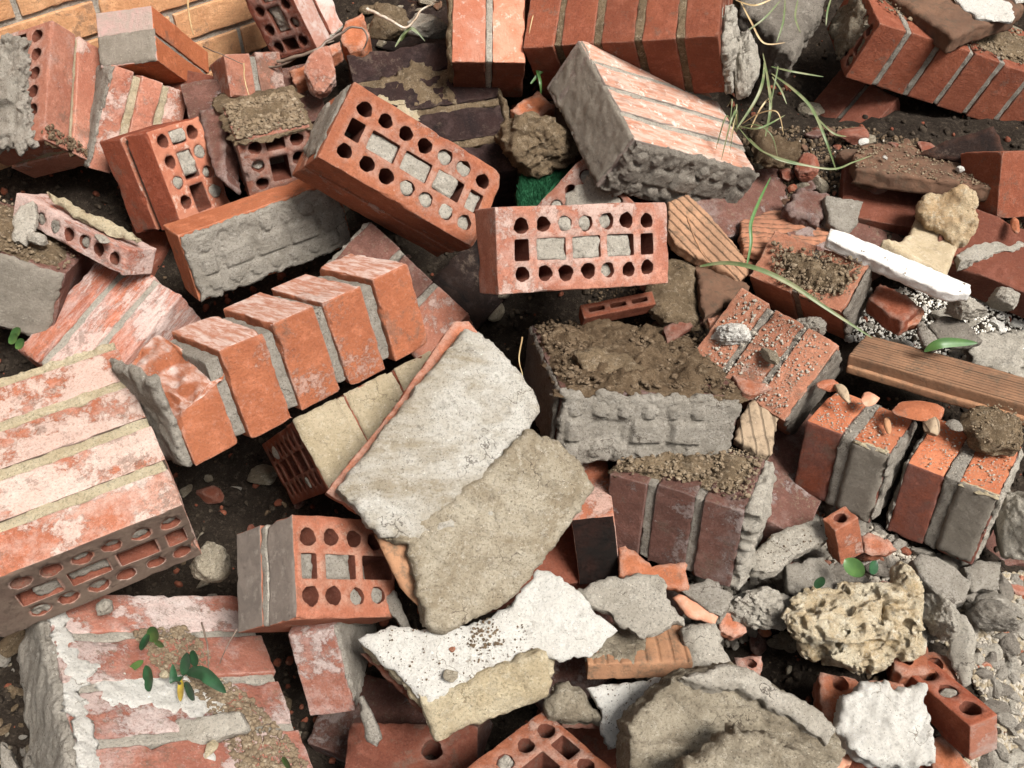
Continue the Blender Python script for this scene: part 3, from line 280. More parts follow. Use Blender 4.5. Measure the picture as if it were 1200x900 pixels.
# ---------------------------------------------------------------- materials
def N_(t,ty,**k):
    n=t.nodes.new(ty)
    for a,b in k.items(): setattr(n,a,b)
    return n
class MB:
    def __init__(s,name):
        s.m=bpy.data.materials.new(name); s.m.use_nodes=True; s.t=s.m.node_tree; s.b=s.t.nodes['Principled BSDF']
        tc=N_(s.t,'ShaderNodeTexCoord'); oi=N_(s.t,'ShaderNodeObjectInfo')
        ml=N_(s.t,'ShaderNodeMath',operation='MULTIPLY'); ml.inputs[1].default_value=37.
        s.t.links.new(oi.outputs['Random'],ml.inputs[0])
        va=N_(s.t,'ShaderNodeVectorMath',operation='ADD'); s.t.links.new(tc.outputs['Object'],va.inputs[0]); s.t.links.new(ml.outputs[0],va.inputs[1])
        s.co=va.outputs[0]; s.rnd=oi.outputs['Random']; s.geo=N_(s.t,'ShaderNodeNewGeometry'); s.loc=tc.outputs['Object']
    def l(s,a,b): s.t.links.new(a,b)
    def noise(s,sc,det=4,rough=.6,dist=0.,stretch=None):
        n=N_(s.t,'ShaderNodeTexNoise'); n.inputs['Scale'].default_value=sc; n.inputs['Detail'].default_value=det
        n.inputs['Roughness'].default_value=rough; n.inputs['Distortion'].default_value=dist
        if stretch:
            mp=N_(s.t,'ShaderNodeMapping'); mp.inputs['Scale'].default_value=stretch; s.l(s.co,mp.inputs[0]); s.l(mp.outputs[0],n.inputs['Vector'])
        else: s.l(s.co,n.inputs['Vector'])
        return n.outputs['Fac']
    def voro(s,sc,feat='F1'):
        n=N_(s.t,'ShaderNodeTexVoronoi',feature=feat); n.inputs['Scale'].default_value=sc; s.l(s.co,n.inputs['Vector']); return n.outputs['Distance']
    def ramp(s,x,a,b,inv=False):
        n=N_(s.t,'ShaderNodeMapRange'); n.inputs[1].default_value=a; n.inputs[2].default_value=b
        if inv: n.inputs[3].default_value=1; n.inputs[4].default_value=0
        s.l(x,n.inputs[0]); return n.outputs[0]
    def math(s,op,a,b=None):
        n=N_(s.t,'ShaderNodeMath',operation=op)
        for i,x in enumerate((a,b)):
            if x is None: continue
            if isinstance(x,(int,float)): n.inputs[i].default_value=x
            else: s.l(x,n.inputs[i])
        return n.outputs[0]
    def mix(s,f,a,b,mode='MIX'):
        n=N_(s.t,'ShaderNodeMix',data_type='RGBA',blend_type=mode)
        for i,x in ((0,f),(6,a),(7,b)):
            if isinstance(x,(int,float)): n.inputs[i].default_value=x
            elif isinstance(x,tuple): n.inputs[i].default_value=x+(1,)
            else: s.l(x,n.inputs[i])
        return n.outputs[2]
    def bump(s,h,dist,strength=1,prev=None):
        n=N_(s.t,'ShaderNodeBump'); n.inputs['Distance'].default_value=dist; n.inputs['Strength'].default_value=strength
        s.l(h,n.inputs['Height'])
        if prev is not None: s.l(prev,n.inputs['Normal'])
        return n.outputs[0]
    def upmask(s,lo=.3,hi=.8):
        g=N_(s.t,'ShaderNodeNewGeometry'); sp=N_(s.t,'ShaderNodeSeparateXYZ'); s.l(g.outputs['Normal'],sp.inputs[0]); return s.ramp(sp.outputs[2],lo,hi)
    def fin(s,col,nrm=None,rough=.9,spec=.25,sss=None):
        if isinstance(col,tuple): s.b.inputs['Base Color'].default_value=col+(1,)
        else: s.l(col,s.b.inputs['Base Color'])
        if nrm is not None: s.l(nrm,s.b.inputs['Normal'])
        s.b.inputs['Roughness'].default_value=rough; s.b.inputs['Specular IOR Level'].default_value=spec; return s.m
def brick_mat(name,a,b,bloom=(.75,.68,.62),amt=.3,soot=(.05,.035,.03),sootamt=.1,streak=False,dust=0.,tint=.25,face=None):
    m=MB(name)
    c=m.mix(m.ramp(m.noise(14,5,.6,.6),.35,.68),a,b)
    c=m.mix(m.ramp(m.noise(55,4,.7),.5,.75),c,tuple(min(1,x*1.25+.02) for x in a))
    st=(1,5,5) if streak else None
    if face:
        tc=N_(m.t,'ShaderNodeTexCoord'); dp=N_(m.t,'ShaderNodeVectorMath',operation='DOT_PRODUCT'); m.l(tc.outputs['Normal'],dp.inputs[0]); dp.inputs[1].default_value=face[0]
        fm=m.ramp(dp.outputs['Value'],.75,.9)
        fc=m.mix(m.ramp(m.noise(24,8,.7,.6,st),.42,.6),face[1],face[2]); fc=m.mix(m.ramp(m.noise(70,6,.7),.56,.66),fc,face[3] if len(face)>3 else face[1])
    n1=m.noise(26,10,.78,.15,st); n2=m.noise(7,3,.5)
    k=m.math('ADD',n1,m.math('MULTIPLY',m.math('SUBTRACT',n2,.5),.7))
    th=.78-amt*.5
    c=m.mix(m.math('MULTIPLY',m.ramp(k,th-.02,th+.26),.6),c,bloom)
    kk=m.math('ADD',m.noise(34,12,.86,.1,st),m.math('MULTIPLY',m.math('SUBTRACT',m.noise(9,4,.6),.5),1.1))
    rs=m.ramp(kk,th+.02,th+.05); c=m.mix(m.math('MULTIPLY',rs,.55),c,bloom)
    gr=m.ramp(m.math('ADD',m.noise(48,10,.85),m.math('MULTIPLY',m.math('SUBTRACT',m.noise(11,3),.5),.6)),.58,.64); c=m.mix(m.math('MULTIPLY',gr,.55),c,(.16,.115,.085))
    c=m.mix(m.ramp(m.noise(160,6,.8),.62,.72),c,tuple(x*.9 for x in bloom)) if amt>.25 else c
    c=m.mix(m.math('MULTIPLY',m.ramp(m.geo.outputs['Pointiness'],.515,.57),m.ramp(m.noise(90,5,.7),.35,.55)),c,tuple(.45*x+.55*y for x,y in zip(bloom,a)))
    c=m.mix(m.math('MULTIPLY',m.ramp(m.noise(380,6,.85),.5,.62),.5),c,tuple(x*.5 for x in b))
    c=m.mix(m.math('MULTIPLY',m.ramp(m.noise(300,5,.8),.56,.68),.4),c,tuple(x*.5+.5*y for x,y in zip(bloom,a)))
    th=.8-sootamt*.5
    c=m.mix(m.math('MULTIPLY',m.ramp(m.noise(17,8,.72,.5),th,th+.14),.8),c,soot)
    c=m.mix(m.math('MULTIPLY',m.ramp(m.voro(240),.06,.16,True),m.ramp(m.noise(40,2),.52,.68)),c,tuple(x*2. for x in soot))
    if face: c=m.mix(fm,c,fc)
    if dust>0: c=m.mix(m.math('MULTIPLY',m.upmask(),m.math('MULTIPLY',m.ramp(m.noise(90,10,.85),.62-dust*.3,.70-dust*.3),.8)),c,(.24,.18,.125))
    hv=N_(m.t,'ShaderNodeHueSaturation'); m.l(m.ramp(m.rnd,0,1),hv.inputs['Value']) ; mr=hv.inputs['Value'].links[0].from_node
    mr.inputs[3].default_value=1-tint; mr.inputs[4].default_value=1+tint*.6
    m.l(c,hv.inputs['Color']); c=hv.outputs[0]
    n=m.bump(rs,.0015,.8); n=m.bump(m.noise(330,6,.85),.0032,.9,n); n=m.bump(m.noise(80,9,.78),.009,.7,n)
    n=m.bump(m.ramp(m.voro(190),.0,.22),.0010,.5,n)
    return m.fin(c,n,.88,.2)
def mortar_mat(name,a,b,spots=(.5,.46,.42),dark=(.1,.08,.065),sp=.3,coarse=1.,big=20,stretch=None,sm=1.):
    m=MB(name); wm=lambda c:(c[0]*1.02,c[1],c[2]*.95); a,b,spots,dark=wm(a),wm(b),wm(spots),wm(dark)
    c=m.mix(m.ramp(m.noise(big,8,.7,.4,stretch),.4,.6),a,b)
    c=m.mix(m.math('MULTIPLY',m.ramp(m.noise(90,8,.85),.52,.64),sm),c,spots); c=m.mix(m.math('MULTIPLY',m.ramp(m.noise(300,6,.85),.52,.62),.75*min(1,coarse)),c,tuple(x*.42 for x in b))
    c=m.mix(m.math('MULTIPLY',m.ramp(m.noise(45,9,.8,.3),.56,.7),.7),c,dark)
    c=m.mix(m.math('MULTIPLY',m.ramp(m.voro(330),.1,.25,True),m.ramp(m.noise(120,2),.45,.6)),c,dark)
    c=m.mix(m.math('MULTIPLY',m.ramp(m.voro(210),.08,.18,True),m.ramp(m.noise(70,2),.55,.62)),c,tuple(min(1,x*1.3) for x in spots))
    vo=N_(m.t,'ShaderNodeTexVoronoi',feature='DISTANCE_TO_EDGE'); vo.inputs['Scale'].default_value=17
    ad=N_(m.t,'ShaderNodeVectorMath',operation='ADD'); m.l(m.co,ad.inputs[0]); nz=N_(m.t,'ShaderNodeTexNoise'); nz.inputs['Scale'].default_value=45; nz.inputs['Detail'].default_value=6; m.l(m.co,nz.inputs['Vector'])
    sc_=N_(m.t,'ShaderNodeVectorMath',operation='SCALE'); m.l(nz.outputs['Color'],sc_.inputs[0]); sc_.inputs['Scale'].default_value=.05; m.l(sc_.outputs[0],ad.inputs[1]); m.l(ad.outputs[0],vo.inputs['Vector'])
    cr=m.math('MULTIPLY',m.ramp(vo.outputs['Distance'],.004,.016,True),m.ramp(m.noise(13,3),.56,.62)); c=m.mix(m.math('MULTIPLY',cr,.85),c,dark)
    n=m.bump(m.noise(330,6,.85),.004*coarse,1); n=m.bump(m.noise(110,9,.85),.014*coarse,1,n); n=m.bump(m.ramp(m.voro(160),0,.3),.0015*coarse,.5,n)
    return m.fin(c,n,.95,.12)
def rib_mat(name,a,b,dirt=(.1,.075,.05),stripe=None):
    m=MB(name)
    c=m.mix(m.ramp(m.noise(12,6,.65,.3),.35,.65),a,b)
    c=m.mix(m.math('MULTIPLY',m.ramp(m.noise(60,9,.78),.5,.66),.85),c,dirt)
    c=m.mix(m.ramp(m.noise(200,6,.8),.66,.72),c,(.5,.42,.34))
    n=m.bump(m.noise(260,6,.75),.0016,.8); n=m.bump(m.noise(40,6,.6),.004,.5,n)
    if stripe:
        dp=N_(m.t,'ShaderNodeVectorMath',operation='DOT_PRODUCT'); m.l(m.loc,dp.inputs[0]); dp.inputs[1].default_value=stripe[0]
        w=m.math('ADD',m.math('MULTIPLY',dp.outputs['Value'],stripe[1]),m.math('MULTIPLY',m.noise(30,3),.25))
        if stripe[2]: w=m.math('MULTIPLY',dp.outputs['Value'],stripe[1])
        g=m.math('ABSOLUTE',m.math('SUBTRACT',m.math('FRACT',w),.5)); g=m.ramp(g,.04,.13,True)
        c=m.mix(m.math('MULTIPLY',g,.62),c,(.05,.034,.022)); n=m.bump(m.math('SUBTRACT',1,g),.0015,.8,n)  # dark soil colour in grooves, also standing in for their weak shading
    return m.fin(c,n,.9,.2)
M={}
M['orange']=brick_mat('orange clay',(.47,.165,.082),(.36,.115,.06),(.64,.50,.42),.36,sootamt=.1)
M['bright']=brick_mat('bright orange clay',(.48,.165,.075),(.40,.125,.055),(.60,.45,.37),.16,sootamt=.04,tint=.1)
M['pink']=brick_mat('pink clay',(.46,.20,.13),(.37,.13,.08),(.68,.57,.5),.46,sootamt=.12)
M['salmon']=brick_mat('limewashed clay',(.54,.17,.09),(.44,.12,.06),(.86,.78,.70),.72,sootamt=.03,tint=.12)
M['streaky']=brick_mat('streaked clay',(.52,.17,.09),(.40,.12,.07),(.8,.70,.64),.66,sootamt=.1,streak=True)
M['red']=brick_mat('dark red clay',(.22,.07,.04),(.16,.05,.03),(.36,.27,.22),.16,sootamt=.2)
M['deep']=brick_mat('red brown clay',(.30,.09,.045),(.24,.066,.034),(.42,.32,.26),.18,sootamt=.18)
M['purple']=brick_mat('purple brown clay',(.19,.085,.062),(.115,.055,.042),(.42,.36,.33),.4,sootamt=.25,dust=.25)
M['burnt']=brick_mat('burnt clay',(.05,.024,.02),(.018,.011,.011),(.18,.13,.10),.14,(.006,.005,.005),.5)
M['black']=brick_mat('black tile and gap shade clay',(.03,.015,.01),(.012,.008,.007),(.12,.05,.03),.12,(.004,.004,.004),.5)  # black for the dark tile, and paints gap shade onto fill bricks
M['dusty']=brick_mat('dusty clay',(.48,.21,.125),(.40,.155,.09),(.6,.5,.42),.25,(.10,.07,.05),.25,dust=.3)
M['white']=brick_mat('white smeared clay',(.44,.18,.12),(.34,.12,.08),(.76,.70,.65),.52,(.10,.075,.055),.25,dust=.25)
M['grey']=mortar_mat('grey mortar',(.46,.42,.37),(.36,.325,.28),(.56,.52,.47))
M['dgrey']=mortar_mat('dark grey mortar',(.33,.295,.255),(.25,.22,.19),(.46,.42,.37))
M['sgrey']=mortar_mat('smooth grey mortar',(.27,.24,.205),(.21,.185,.155),(.33,.3,.26),(.15,.13,.11),coarse=.35)
M['pale']=mortar_mat('pale mortar',(.62,.57,.50),(.50,.455,.39),(.74,.70,.63))
M['tan']=mortar_mat('tan mortar',(.62,.52,.37),(.52,.43,.29),(.7,.62,.48),(.25,.2,.14),coarse=.7)
M['cream']=mortar_mat('cream mortar',(.74,.64,.46),(.62,.51,.34),(.82,.74,.58),(.3,.23,.14))
M['plaster']=mortar_mat('white plaster',(.85,.83,.79),(.78,.75,.70),(.9,.88,.85),(.30,.25,.2),coarse=.7)
M['chalk']=mortar_mat('streaked plaster',(.74,.71,.66),(.44,.375,.285),(.80,.77,.71),(.15,.125,.10),big=8,stretch=(1,2.2,1),sm=.5,coarse=.9)
M['sand']=mortar_mat('sandy render',(.60,.53,.42),(.37,.30,.21),(.68,.62,.52),(.13,.10,.075),coarse=1.3,big=9)
M['stone']=mortar_mat('brown mortar stone',(.46,.40,.31),(.27,.225,.165),(.62,.56,.46),(.08,.06,.045),coarse=1.9,big=14)
M['lime']=mortar_mat('limestone',(.82,.73,.56),(.64,.49,.30),(.92,.87,.75),(.22,.14,.07),coarse=1.)
M['shell']=mortar_mat('ochre limestone',(.76,.60,.40),(.62,.43,.25),(.86,.78,.62),(.26,.16,.08),coarse=1.2)
M['shellb']=mortar_mat('smooth ochre render',(.62,.51,.36),(.52,.42,.28),(.7,.6,.46),(.25,.18,.11),coarse=.4)
M['soil']=mortar_mat('brown soil',(.21,.145,.09),(.14,.095,.058),(.33,.25,.17),(.06,.042,.028),coarse=1.6)
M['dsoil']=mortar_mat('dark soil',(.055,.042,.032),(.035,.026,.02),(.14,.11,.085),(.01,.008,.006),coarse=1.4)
M['clod']=mortar_mat('dry soil clod',(.28,.205,.13),(.18,.13,.082),(.46,.37,.27),(.06,.045,.03),coarse=1.6)
M['wpaint']=mortar_mat('white glazed board',(.86,.84,.82),(.82,.80,.78),(.88,.86,.84),(.6,.54,.48),coarse=.3)
M['soot']=mortar_mat('charred crust',(.02,.017,.018),(.01,.009,.01),(.05,.042,.045),(.003,.003,.003),coarse=2)
M['rib']=rib_mat('brown ribbed clay',(.36,.19,.10),(.26,.135,.075))
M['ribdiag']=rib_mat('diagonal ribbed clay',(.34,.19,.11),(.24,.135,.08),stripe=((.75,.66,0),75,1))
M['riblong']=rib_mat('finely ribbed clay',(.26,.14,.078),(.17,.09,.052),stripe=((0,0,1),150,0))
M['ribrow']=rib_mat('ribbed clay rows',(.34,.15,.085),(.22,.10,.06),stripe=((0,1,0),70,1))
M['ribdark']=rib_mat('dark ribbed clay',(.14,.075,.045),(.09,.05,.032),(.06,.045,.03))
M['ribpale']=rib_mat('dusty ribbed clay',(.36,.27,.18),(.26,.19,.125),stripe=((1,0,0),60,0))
M['ribpale_plain']=rib_mat('dusty ribbed clay',(.34,.25,.16),(.25,.175,.11))
M['ribpink']=rib_mat('pink ribbed clay',(.52,.25,.16),(.46,.2,.12),(.4,.3,.22))
M['wallbrick']=brick_mat('peach wall brick',(.62,.34,.17),(.54,.26,.12),(.78,.62,.45),.2,(.16,.08,.05),.14,tint=.15)
M['turf']=MB('green turf').fin((.012,.075,.03),None,.8)
def leafmat(n,c,c2):
    m=MB(n); return m.fin(m.mix(m.ramp(m.noise(40,4,.6),.4,.6),c,c2),None,.45,.4)
M['leaf']=leafmat('dark leaf',(.022,.07,.028),(.012,.04,.016))
M['leafl']=leafmat('fresh leaf',(.07,.14,.035),(.045,.10,.028))
M['grass']=leafmat('grass blade',(.085,.12,.045),(.17,.17,.085))
M['straw']=leafmat('dry straw',(.44,.33,.17),(.3,.2,.1))
M['yellow']=leafmat('yellow leaf',(.5,.36,.05),(.3,.2,.04))
M['twig']=leafmat('dry twig',(.09,.06,.045),(.16,.12,.09))
M['twigw']=leafmat('pale twig',(.55,.5,.42),(.3,.22,.15))
for _k,_a,_b,_s in (('soil',(.20,.14,.09),(.12,.085,.055),(.36,.28,.2)),('clod',(.30,.225,.15),(.19,.14,.095),(.5,.42,.32)),('dsoil',(.05,.038,.028),(.03,.023,.018),(.12,.095,.07)),
  ('grey',(.44,.40,.345),(.32,.285,.24),(.58,.54,.48)),('pale',(.60,.55,.48),(.46,.415,.35),(.74,.70,.63)),('plaster',(.84,.82,.78),(.66,.63,.57),(.9,.88,.85)),('red',(.26,.085,.05),(.18,.06,.038),(.4,.22,.15)),('stone',(.38,.32,.23),(.26,.215,.155),(.52,.46,.37))):
    _q=.62 if _k in ('clod','soil') else (.8 if _k in ('pale','grey','stone') else (.9 if _k=='plaster' else .7)); _a,_b,_s=[tuple(x*_q for x in t) for t in (_a,_b,_s)]
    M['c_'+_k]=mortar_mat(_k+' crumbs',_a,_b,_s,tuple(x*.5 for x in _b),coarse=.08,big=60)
# ---------------------------------------------------------------- shape builders
def lines(d,step,edges=(.001,.0026,.005)):
    n=max(2,int(round(d/step))); x=np.linspace(0,d,n+1)
    e=[t for t in edges if t<d/3]; x=np.concatenate([x[(x<=0)|((x>.0065)&(x<d-.0065))|(x>=d)],e,[d-t for t in e]])
    return np.unique(np.round(x,6))
def gridface(a,b):
    A,B=np.meshgrid(a,b,indexing='ij'); n,m=len(a),len(b)
    i=np.arange(n*m).reshape(n,m); q=np.stack([i[:-1,:-1],i[1:,:-1],i[1:,1:],i[:-1,1:]],-1).reshape(-1,4)
    return A.ravel(),B.ravel(),q
def boxgrid(d,step=.006,skip=(),extra=None):
    L=[lines(d[k],step) for k in range(3)]
    if extra: L[extra[0]]=np.unique(np.round(np.concatenate([L[extra[0]],extra[1]]),6))
    V=[];Fq=[];n=0
    for ax in range(3):
        u,w=[k for k in range(3) if k!=ax]
        for sg in (0,1):
            if (ax,sg) in skip: continue
            A,B,q=gridface(L[u],L[w]); p=np.zeros((len(A),3)); p[:,u]=A;p[:,w]=B;p[:,ax]=d[ax]*sg
            flip=(sg==0)^(ax==1)
            if flip: q=q[:,::-1]
            V.append(p);Fq.append(q+n);n+=len(p)
    return np.concatenate(V),np.concatenate(Fq),L
def boxdeform(v,d,seed,r0=.0014,chip=.004,rough=.0006,wob=.0014):
    d=np.asarray(d); h=d/2; p=v-h; s=seed*13.7
    f=np.maximum(0,fbm(p*85+s,seed,3)-.08)*2.6+np.maximum(0,fbm(p*27+s+9,seed+5,2)-.26)*6
    r=np.minimum(r0+chip*f,h.min()*.6)[:,None]
    q=np.clip(p,-(h-r),h-r); dd=p-q; ln=np.linalg.norm(dd,axis=1,keepdims=True)
    p2=q+dd*np.minimum(1,r/np.maximum(ln,1e-9))
    p2=p2+vec3(p*90+s,seed+3,2)*rough+vec3(p*11+s,seed+8,1)*wob
    return p2+h
def cdt(pts,segs,inside):
    r=geometry.delaunay_2d_cdt([Vector((float(a),float(b))) for a,b in pts],segs,[],0,1e-7)
    V=np.array([[q.x,q.y] for q in r[0]]); T=np.array([list(f) for f in r[2]])
    c=V[T].mean(1); T=T[inside(c)]
    a=V[T]; cr=(a[:,1,0]-a[:,0,0])*(a[:,2,1]-a[:,0,1])-(a[:,1,1]-a[:,0,1])*(a[:,2,0]-a[:,0,0])
    T=T[np.abs(cr)>1e-12]; cr=cr[np.abs(cr)>1e-12]; T[cr<0]=T[cr<0][:,::-1]
    mp=[0]*len(pts)
    for i,l in enumerate(r[3]):
        for j in l:
            if j<len(pts): mp[j]=i
    return V,T,np.array(mp)
def hole_poly(kind,x,y,a,b,seed=0):
    if kind=='c':
        n=18; t=np.arange(n)/n*2*math.pi; rr=a*(1+.05*math.sin(seed*5.1))*(1+.05*np.sin(3*t+seed)+.035*np.sin(7*t+2.3*seed)+.03*np.sin(5*t+seed*1.7)); return np.stack([x+.0008*math.sin(seed*3.3)+rr*np.cos(t),y+.0008*math.cos(seed*2.1)+rr*np.sin(t)],1)
    pts=[]
    for (sx,sy),t0 in (((1,1),0),((-1,1),90),((-1,-1),180),((1,-1),270)):
        for t in (0,45,90):
            tt=math.radians(t0+t); pts.append((x+sx*(a-.002)+.002*math.cos(tt),y+sy*(b-.002)+.002*math.sin(tt)))
    P=[]
    for i in range(len(pts)):
        p,q=np.array(pts[i]),np.array(pts[(i+1)%len(pts)]); m=max(1,int(np.linalg.norm(q-p)/.006))
        for k in range(m): P.append(p+(q-p)*k/m)
    return np.array(P)
def in_poly(c,poly):
    x,y=c[:,0],c[:,1]; r=np.zeros(len(c),bool); n=len(poly)
    for i in range(n):
        x1,y1=poly[i];x2,y2=poly[(i+1)%n]
        if y1==y2: continue
        k=((y1>y)!=(y2>y)); r^=k&(x<(x2-x1)*(y-y1)/(y2-y1)+x1)
    return r
def dist_poly(c,poly):
    d=np.full(len(c),1e9); n=len(poly)
    for i in range(n):
        a=poly[i];b=poly[(i+1)%n]; ab=b-a; t=np.clip(((c-a)@ab)/max(ab@ab,1e-12),0,1)
        d=np.minimum(d,np.linalg.norm(c-(a+t[:,None]*ab),axis=1))
    return d
def perf_layout(dx,dy):
    """three rows of holes: circles outside, squares and rectangles in the middle"""
    H=[]; sc=min(1,dy/.115); p=.0322; r=.0108*sc
    n=int((dx-.012)/p); x0=(dx-(n-1)*p)/2 if n>=7 else .0195
    xs=[x0+i*p for i in range(n)]
    rows=[dy*.215,dy*.785] if dy>.075 else [dy*.5]
    for yr in rows:
        for x in xs: H.append(('c',x,yr,r,r))
    if dy>.075:
        H.append(('r',xs[0],dy/2,.0105,.0145))
        if n>=7:
            for c in (-.0533,0,.0533): H.append(('r',dx/2+c,dy/2,.0215,.0145))
            H.append(('r',xs[-1],dy/2,.0105,.0145))
        else:
            x=xs[0]+.044
            while x+.0215<dx-.006: H.append(('r',x,dy/2,.0215,.0145)); x+=.0533
    return H
_pc={}
def perfbrick(d,holes,step=.007):
    key=(tuple(np.round(d,4)),len(holes))
    if key in _pc: return _pc[key]
    v,q,L=boxgrid(d,step,skip=((2,0),(2,1)))
    xs,ys=L[0],L[1]; pts=[]
    for x in xs: pts.append((x,0))
    for y in ys[1:]: pts.append((d[0],y))
    for x in xs[::-1][1:]: pts.append((x,d[1]))
    for y in ys[::-1][1:-1]: pts.append((0,y))
    nb=len(pts); segs=[(i,(i+1)%nb) for i in range(nb)]
    polys=[hole_poly(*h,seed=i) for i,h in enumerate(holes)]; rings=[]
    for P in polys:
        s0=len(pts); pts+= [tuple(p) for p in P]; k=len(P); segs+=[(s0+i,s0+(i+1)%k) for i in range(k)]; rings.append((s0,k))
    A,B,_=gridface(xs[1:-1],ys[1:-1]); g=np.stack([A,B],1)
    keep=np.ones(len(g),bool)
    for P in polys: keep&=~in_poly(g,P)&(dist_poly(g,P)>.0018)
    pts+= [tuple(p) for p in g[keep]]
    def inside(c):
        r=np.ones(len(c),bool)
        for P in polys: r&=~in_poly(c,P)
        return r
    V,T,mp=cdt(pts,segs,inside)
    out_v=[v];n=len(v);tris=[];quads=[q]
    for z,fl in ((0,True),(d[2],False)):
        out_v.append(np.column_stack([V,np.full(len(V),z)])); tris.append((T[:,::-1] if fl else T)+n); n+=len(V)
    zs=L[2]
    for (s0,k) in rings:
        ring=V[mp[np.arange(s0,s0+k)]]
        for z in zs: out_v.append(np.column_stack([ring,np.full(k,z)]))
        for j in range(len(zs)-1):
            a=n+j*k+np.arange(k); b=n+j*k+(np.arange(k)+1)%k
            quads.append(np.stack([a,a+k,b+k,b],1))
        n+=k*len(zs)
    v2,F=weld(np.concatenate(out_v),[quads[0],np.concatenate(tris)]+([np.concatenate(quads[1:])] if len(quads)>1 else []))
    _pc[key]=(v2,F); return _pc[key]
def plate_mesh(outline,thick,seed=1,step=.006,edge=.0025,top=.0012,r=.002,holes=(),rim=.5,hfn=None,bot=.003,taper=.0):
    o=np.array(outline,float); n=len(o)
    area=sum(o[i][0]*o[(i+1)%n][1]-o[(i+1)%n][0]*o[i][1] for i in range(n))
    if area<0: o=o[::-1]
    P=[]
    for i in range(n):
        a,b=o[i],o[(i+1)%n]; m=max(1,int(round(np.linalg.norm(b-a)/(step*.8))))
        for k in range(m): P.append(a+(b-a)*k/m)
    P=np.array(P); nb=len(P)
    tg=np.roll(P,-1,0)-np.roll(P,1,0); nr=np.stack([tg[:,1],-tg[:,0]],1); nr/=np.maximum(np.linalg.norm(nr,axis=1,keepdims=True),1e-9)
    p3=np.column_stack([P,np.zeros(nb)])
    P=P+nr*(fbm(p3*55+seed*3.1,seed,2)*edge*.8+np.round(fbm(p3*95+seed*2,seed+3,2)*3)/3*edge*.7+fbm(p3*240+seed,seed+4,2)*edge*.6)[:,None]
    hp=[hole_poly('c',h[0],h[1],h[2],h[2],seed+i) for i,h in enumerate(holes)]
    x0,y0=P.min(0);x1,y1=P.max(0)
    gx=np.arange(x0,x1,step);gy=np.arange(y0,y1,step); A,B=np.meshgrid(gx,gy,indexing='ij')
    g=np.stack([A.ravel(),B.ravel()],1); rg=np.random.default_rng(seed); g=g+rg.uniform(-.25,.25,g.shape)*step
    dd=dist_poly(g,P); k=in_poly(g,P)&(dd>step*.35)
    for H in hp: k&=~in_poly(g,H)&(dist_poly(g,H)>.0015)
    g=g[k]
    pts=[tuple(p) for p in P]; segs=[(i,(i+1)%nb) for i in range(nb)]; rings=[]
    for H in hp:
        s0=len(pts);kk=len(H);pts+=[tuple(p) for p in H];segs+=[(s0+i,s0+(i+1)%kk) for i in range(kk)];rings.append((s0,kk))
    pts+=[tuple(p) for p in g]
    def inside(c):
        q=in_poly(c,P)
        for H in hp: q&=~in_poly(c,H)
        return q
    V,T,mp=cdt(pts,segs,inside)
    D=dist_poly(V,P); v3=np.column_stack([V,np.zeros(len(V))])
    rr=r*(1+.8*fbm(v3*60+seed,seed+2,2)); rr=np.maximum(rr,5e-4)
    drop=np.where(D<rr,rr-np.sqrt(np.maximum(rr**2-(rr-D)**2,0)),0)
    hz=fbm(v3*38+seed*1.7,seed+6,4)*top*1.5+fbm(v3*130+seed,seed+7,3)*min(top*1.1,.003)
    if hfn is not None: hz=hz+hfn(V)
    zt=-drop+hz
    zb=-thick+fbm(v3*30+seed,seed+9,3)*bot+drop*.6
    zb=np.minimum(zb,zt-.001)
    tv=np.column_stack([V,zt]); bv=np.column_stack([V,zb]); n=len(V)
    vs=[tv,bv]; tris=[T,T[:,::-1]+n]; n=2*n; quads=[]
    ns=max(2,int(thick/.004))
    for (s0,kk,sgn) in [(0,nb,1)]+[(a,b,-1) for a,b in rings]:
        ids=mp[np.arange(s0,s0+kk)]; prev=ids; 
        cen=V[ids]; tg=np.roll(cen,-1,0)-np.roll(cen,1,0); nr=np.stack([tg[:,1],-tg[:,0]],1); nr/=np.maximum(np.linalg.norm(nr,axis=1,keepdims=True),1e-9)
        for j in range(1,ns+1):
            if j==ns: cur=ids+len(V)
            else:
                t=j/ns; z=zt[ids]*(1-t)+zb[ids]*t; q=np.column_stack([cen,z])
                off=(fbm(q*75+seed*2.3,seed+12,3)*edge*1.3*rim*2 - taper*t)*(1 if sgn>0 else 0)
                q[:,:2]+=nr*off[:,None]; cur=n+np.arange(kk); vs.append(q); n+=kk
            a=prev;b=np.roll(prev,-1);c=np.roll(cur,-1);d=cur
            quads.append(np.stack([a,d,c,b],1)); prev=cur
    return np.concatenate(vs),[np.concatenate(quads),np.concatenate(tris)]
def ico(sub):
    if sub in _ic: return _ic[sub]
    import bmesh
    bm=bmesh.new(); bmesh.ops.create_icosphere(bm,subdivisions=sub,radius=1)
    v=np.array([x.co[:] for x in bm.verts]); f=np.array([[q.index for q in p.verts] for p in bm.faces]); bm.free()
    _ic[sub]=(v/np.linalg.norm(v,axis=1,keepdims=True),f); return _ic[sub]
_ic={}
def rock_mesh(r,seed,sub=4,facets=14,rough=.05,amp=.12,sharp=.82):
    v,f=ico(sub); rg=np.random.default_rng(seed)
    n=rg.normal(size=(facets,3)); n/=np.linalg.norm(n,axis=1,keepdims=True); d=rg.uniform(.62,1,facets)
    dt=v@n.T; rad=np.min(np.where(dt>.15,d/np.maximum(dt,.15),9),axis=1); rad=np.minimum(rad,1.15)
    p=v*rad[:,None]*sharp+v*(1-sharp)
    p=p*(1+amp*fbm(v*2.2+seed,seed,3)[:,None])+vec3(v*7+seed,seed+3,3)*rough
    return p*np.asarray(r),f
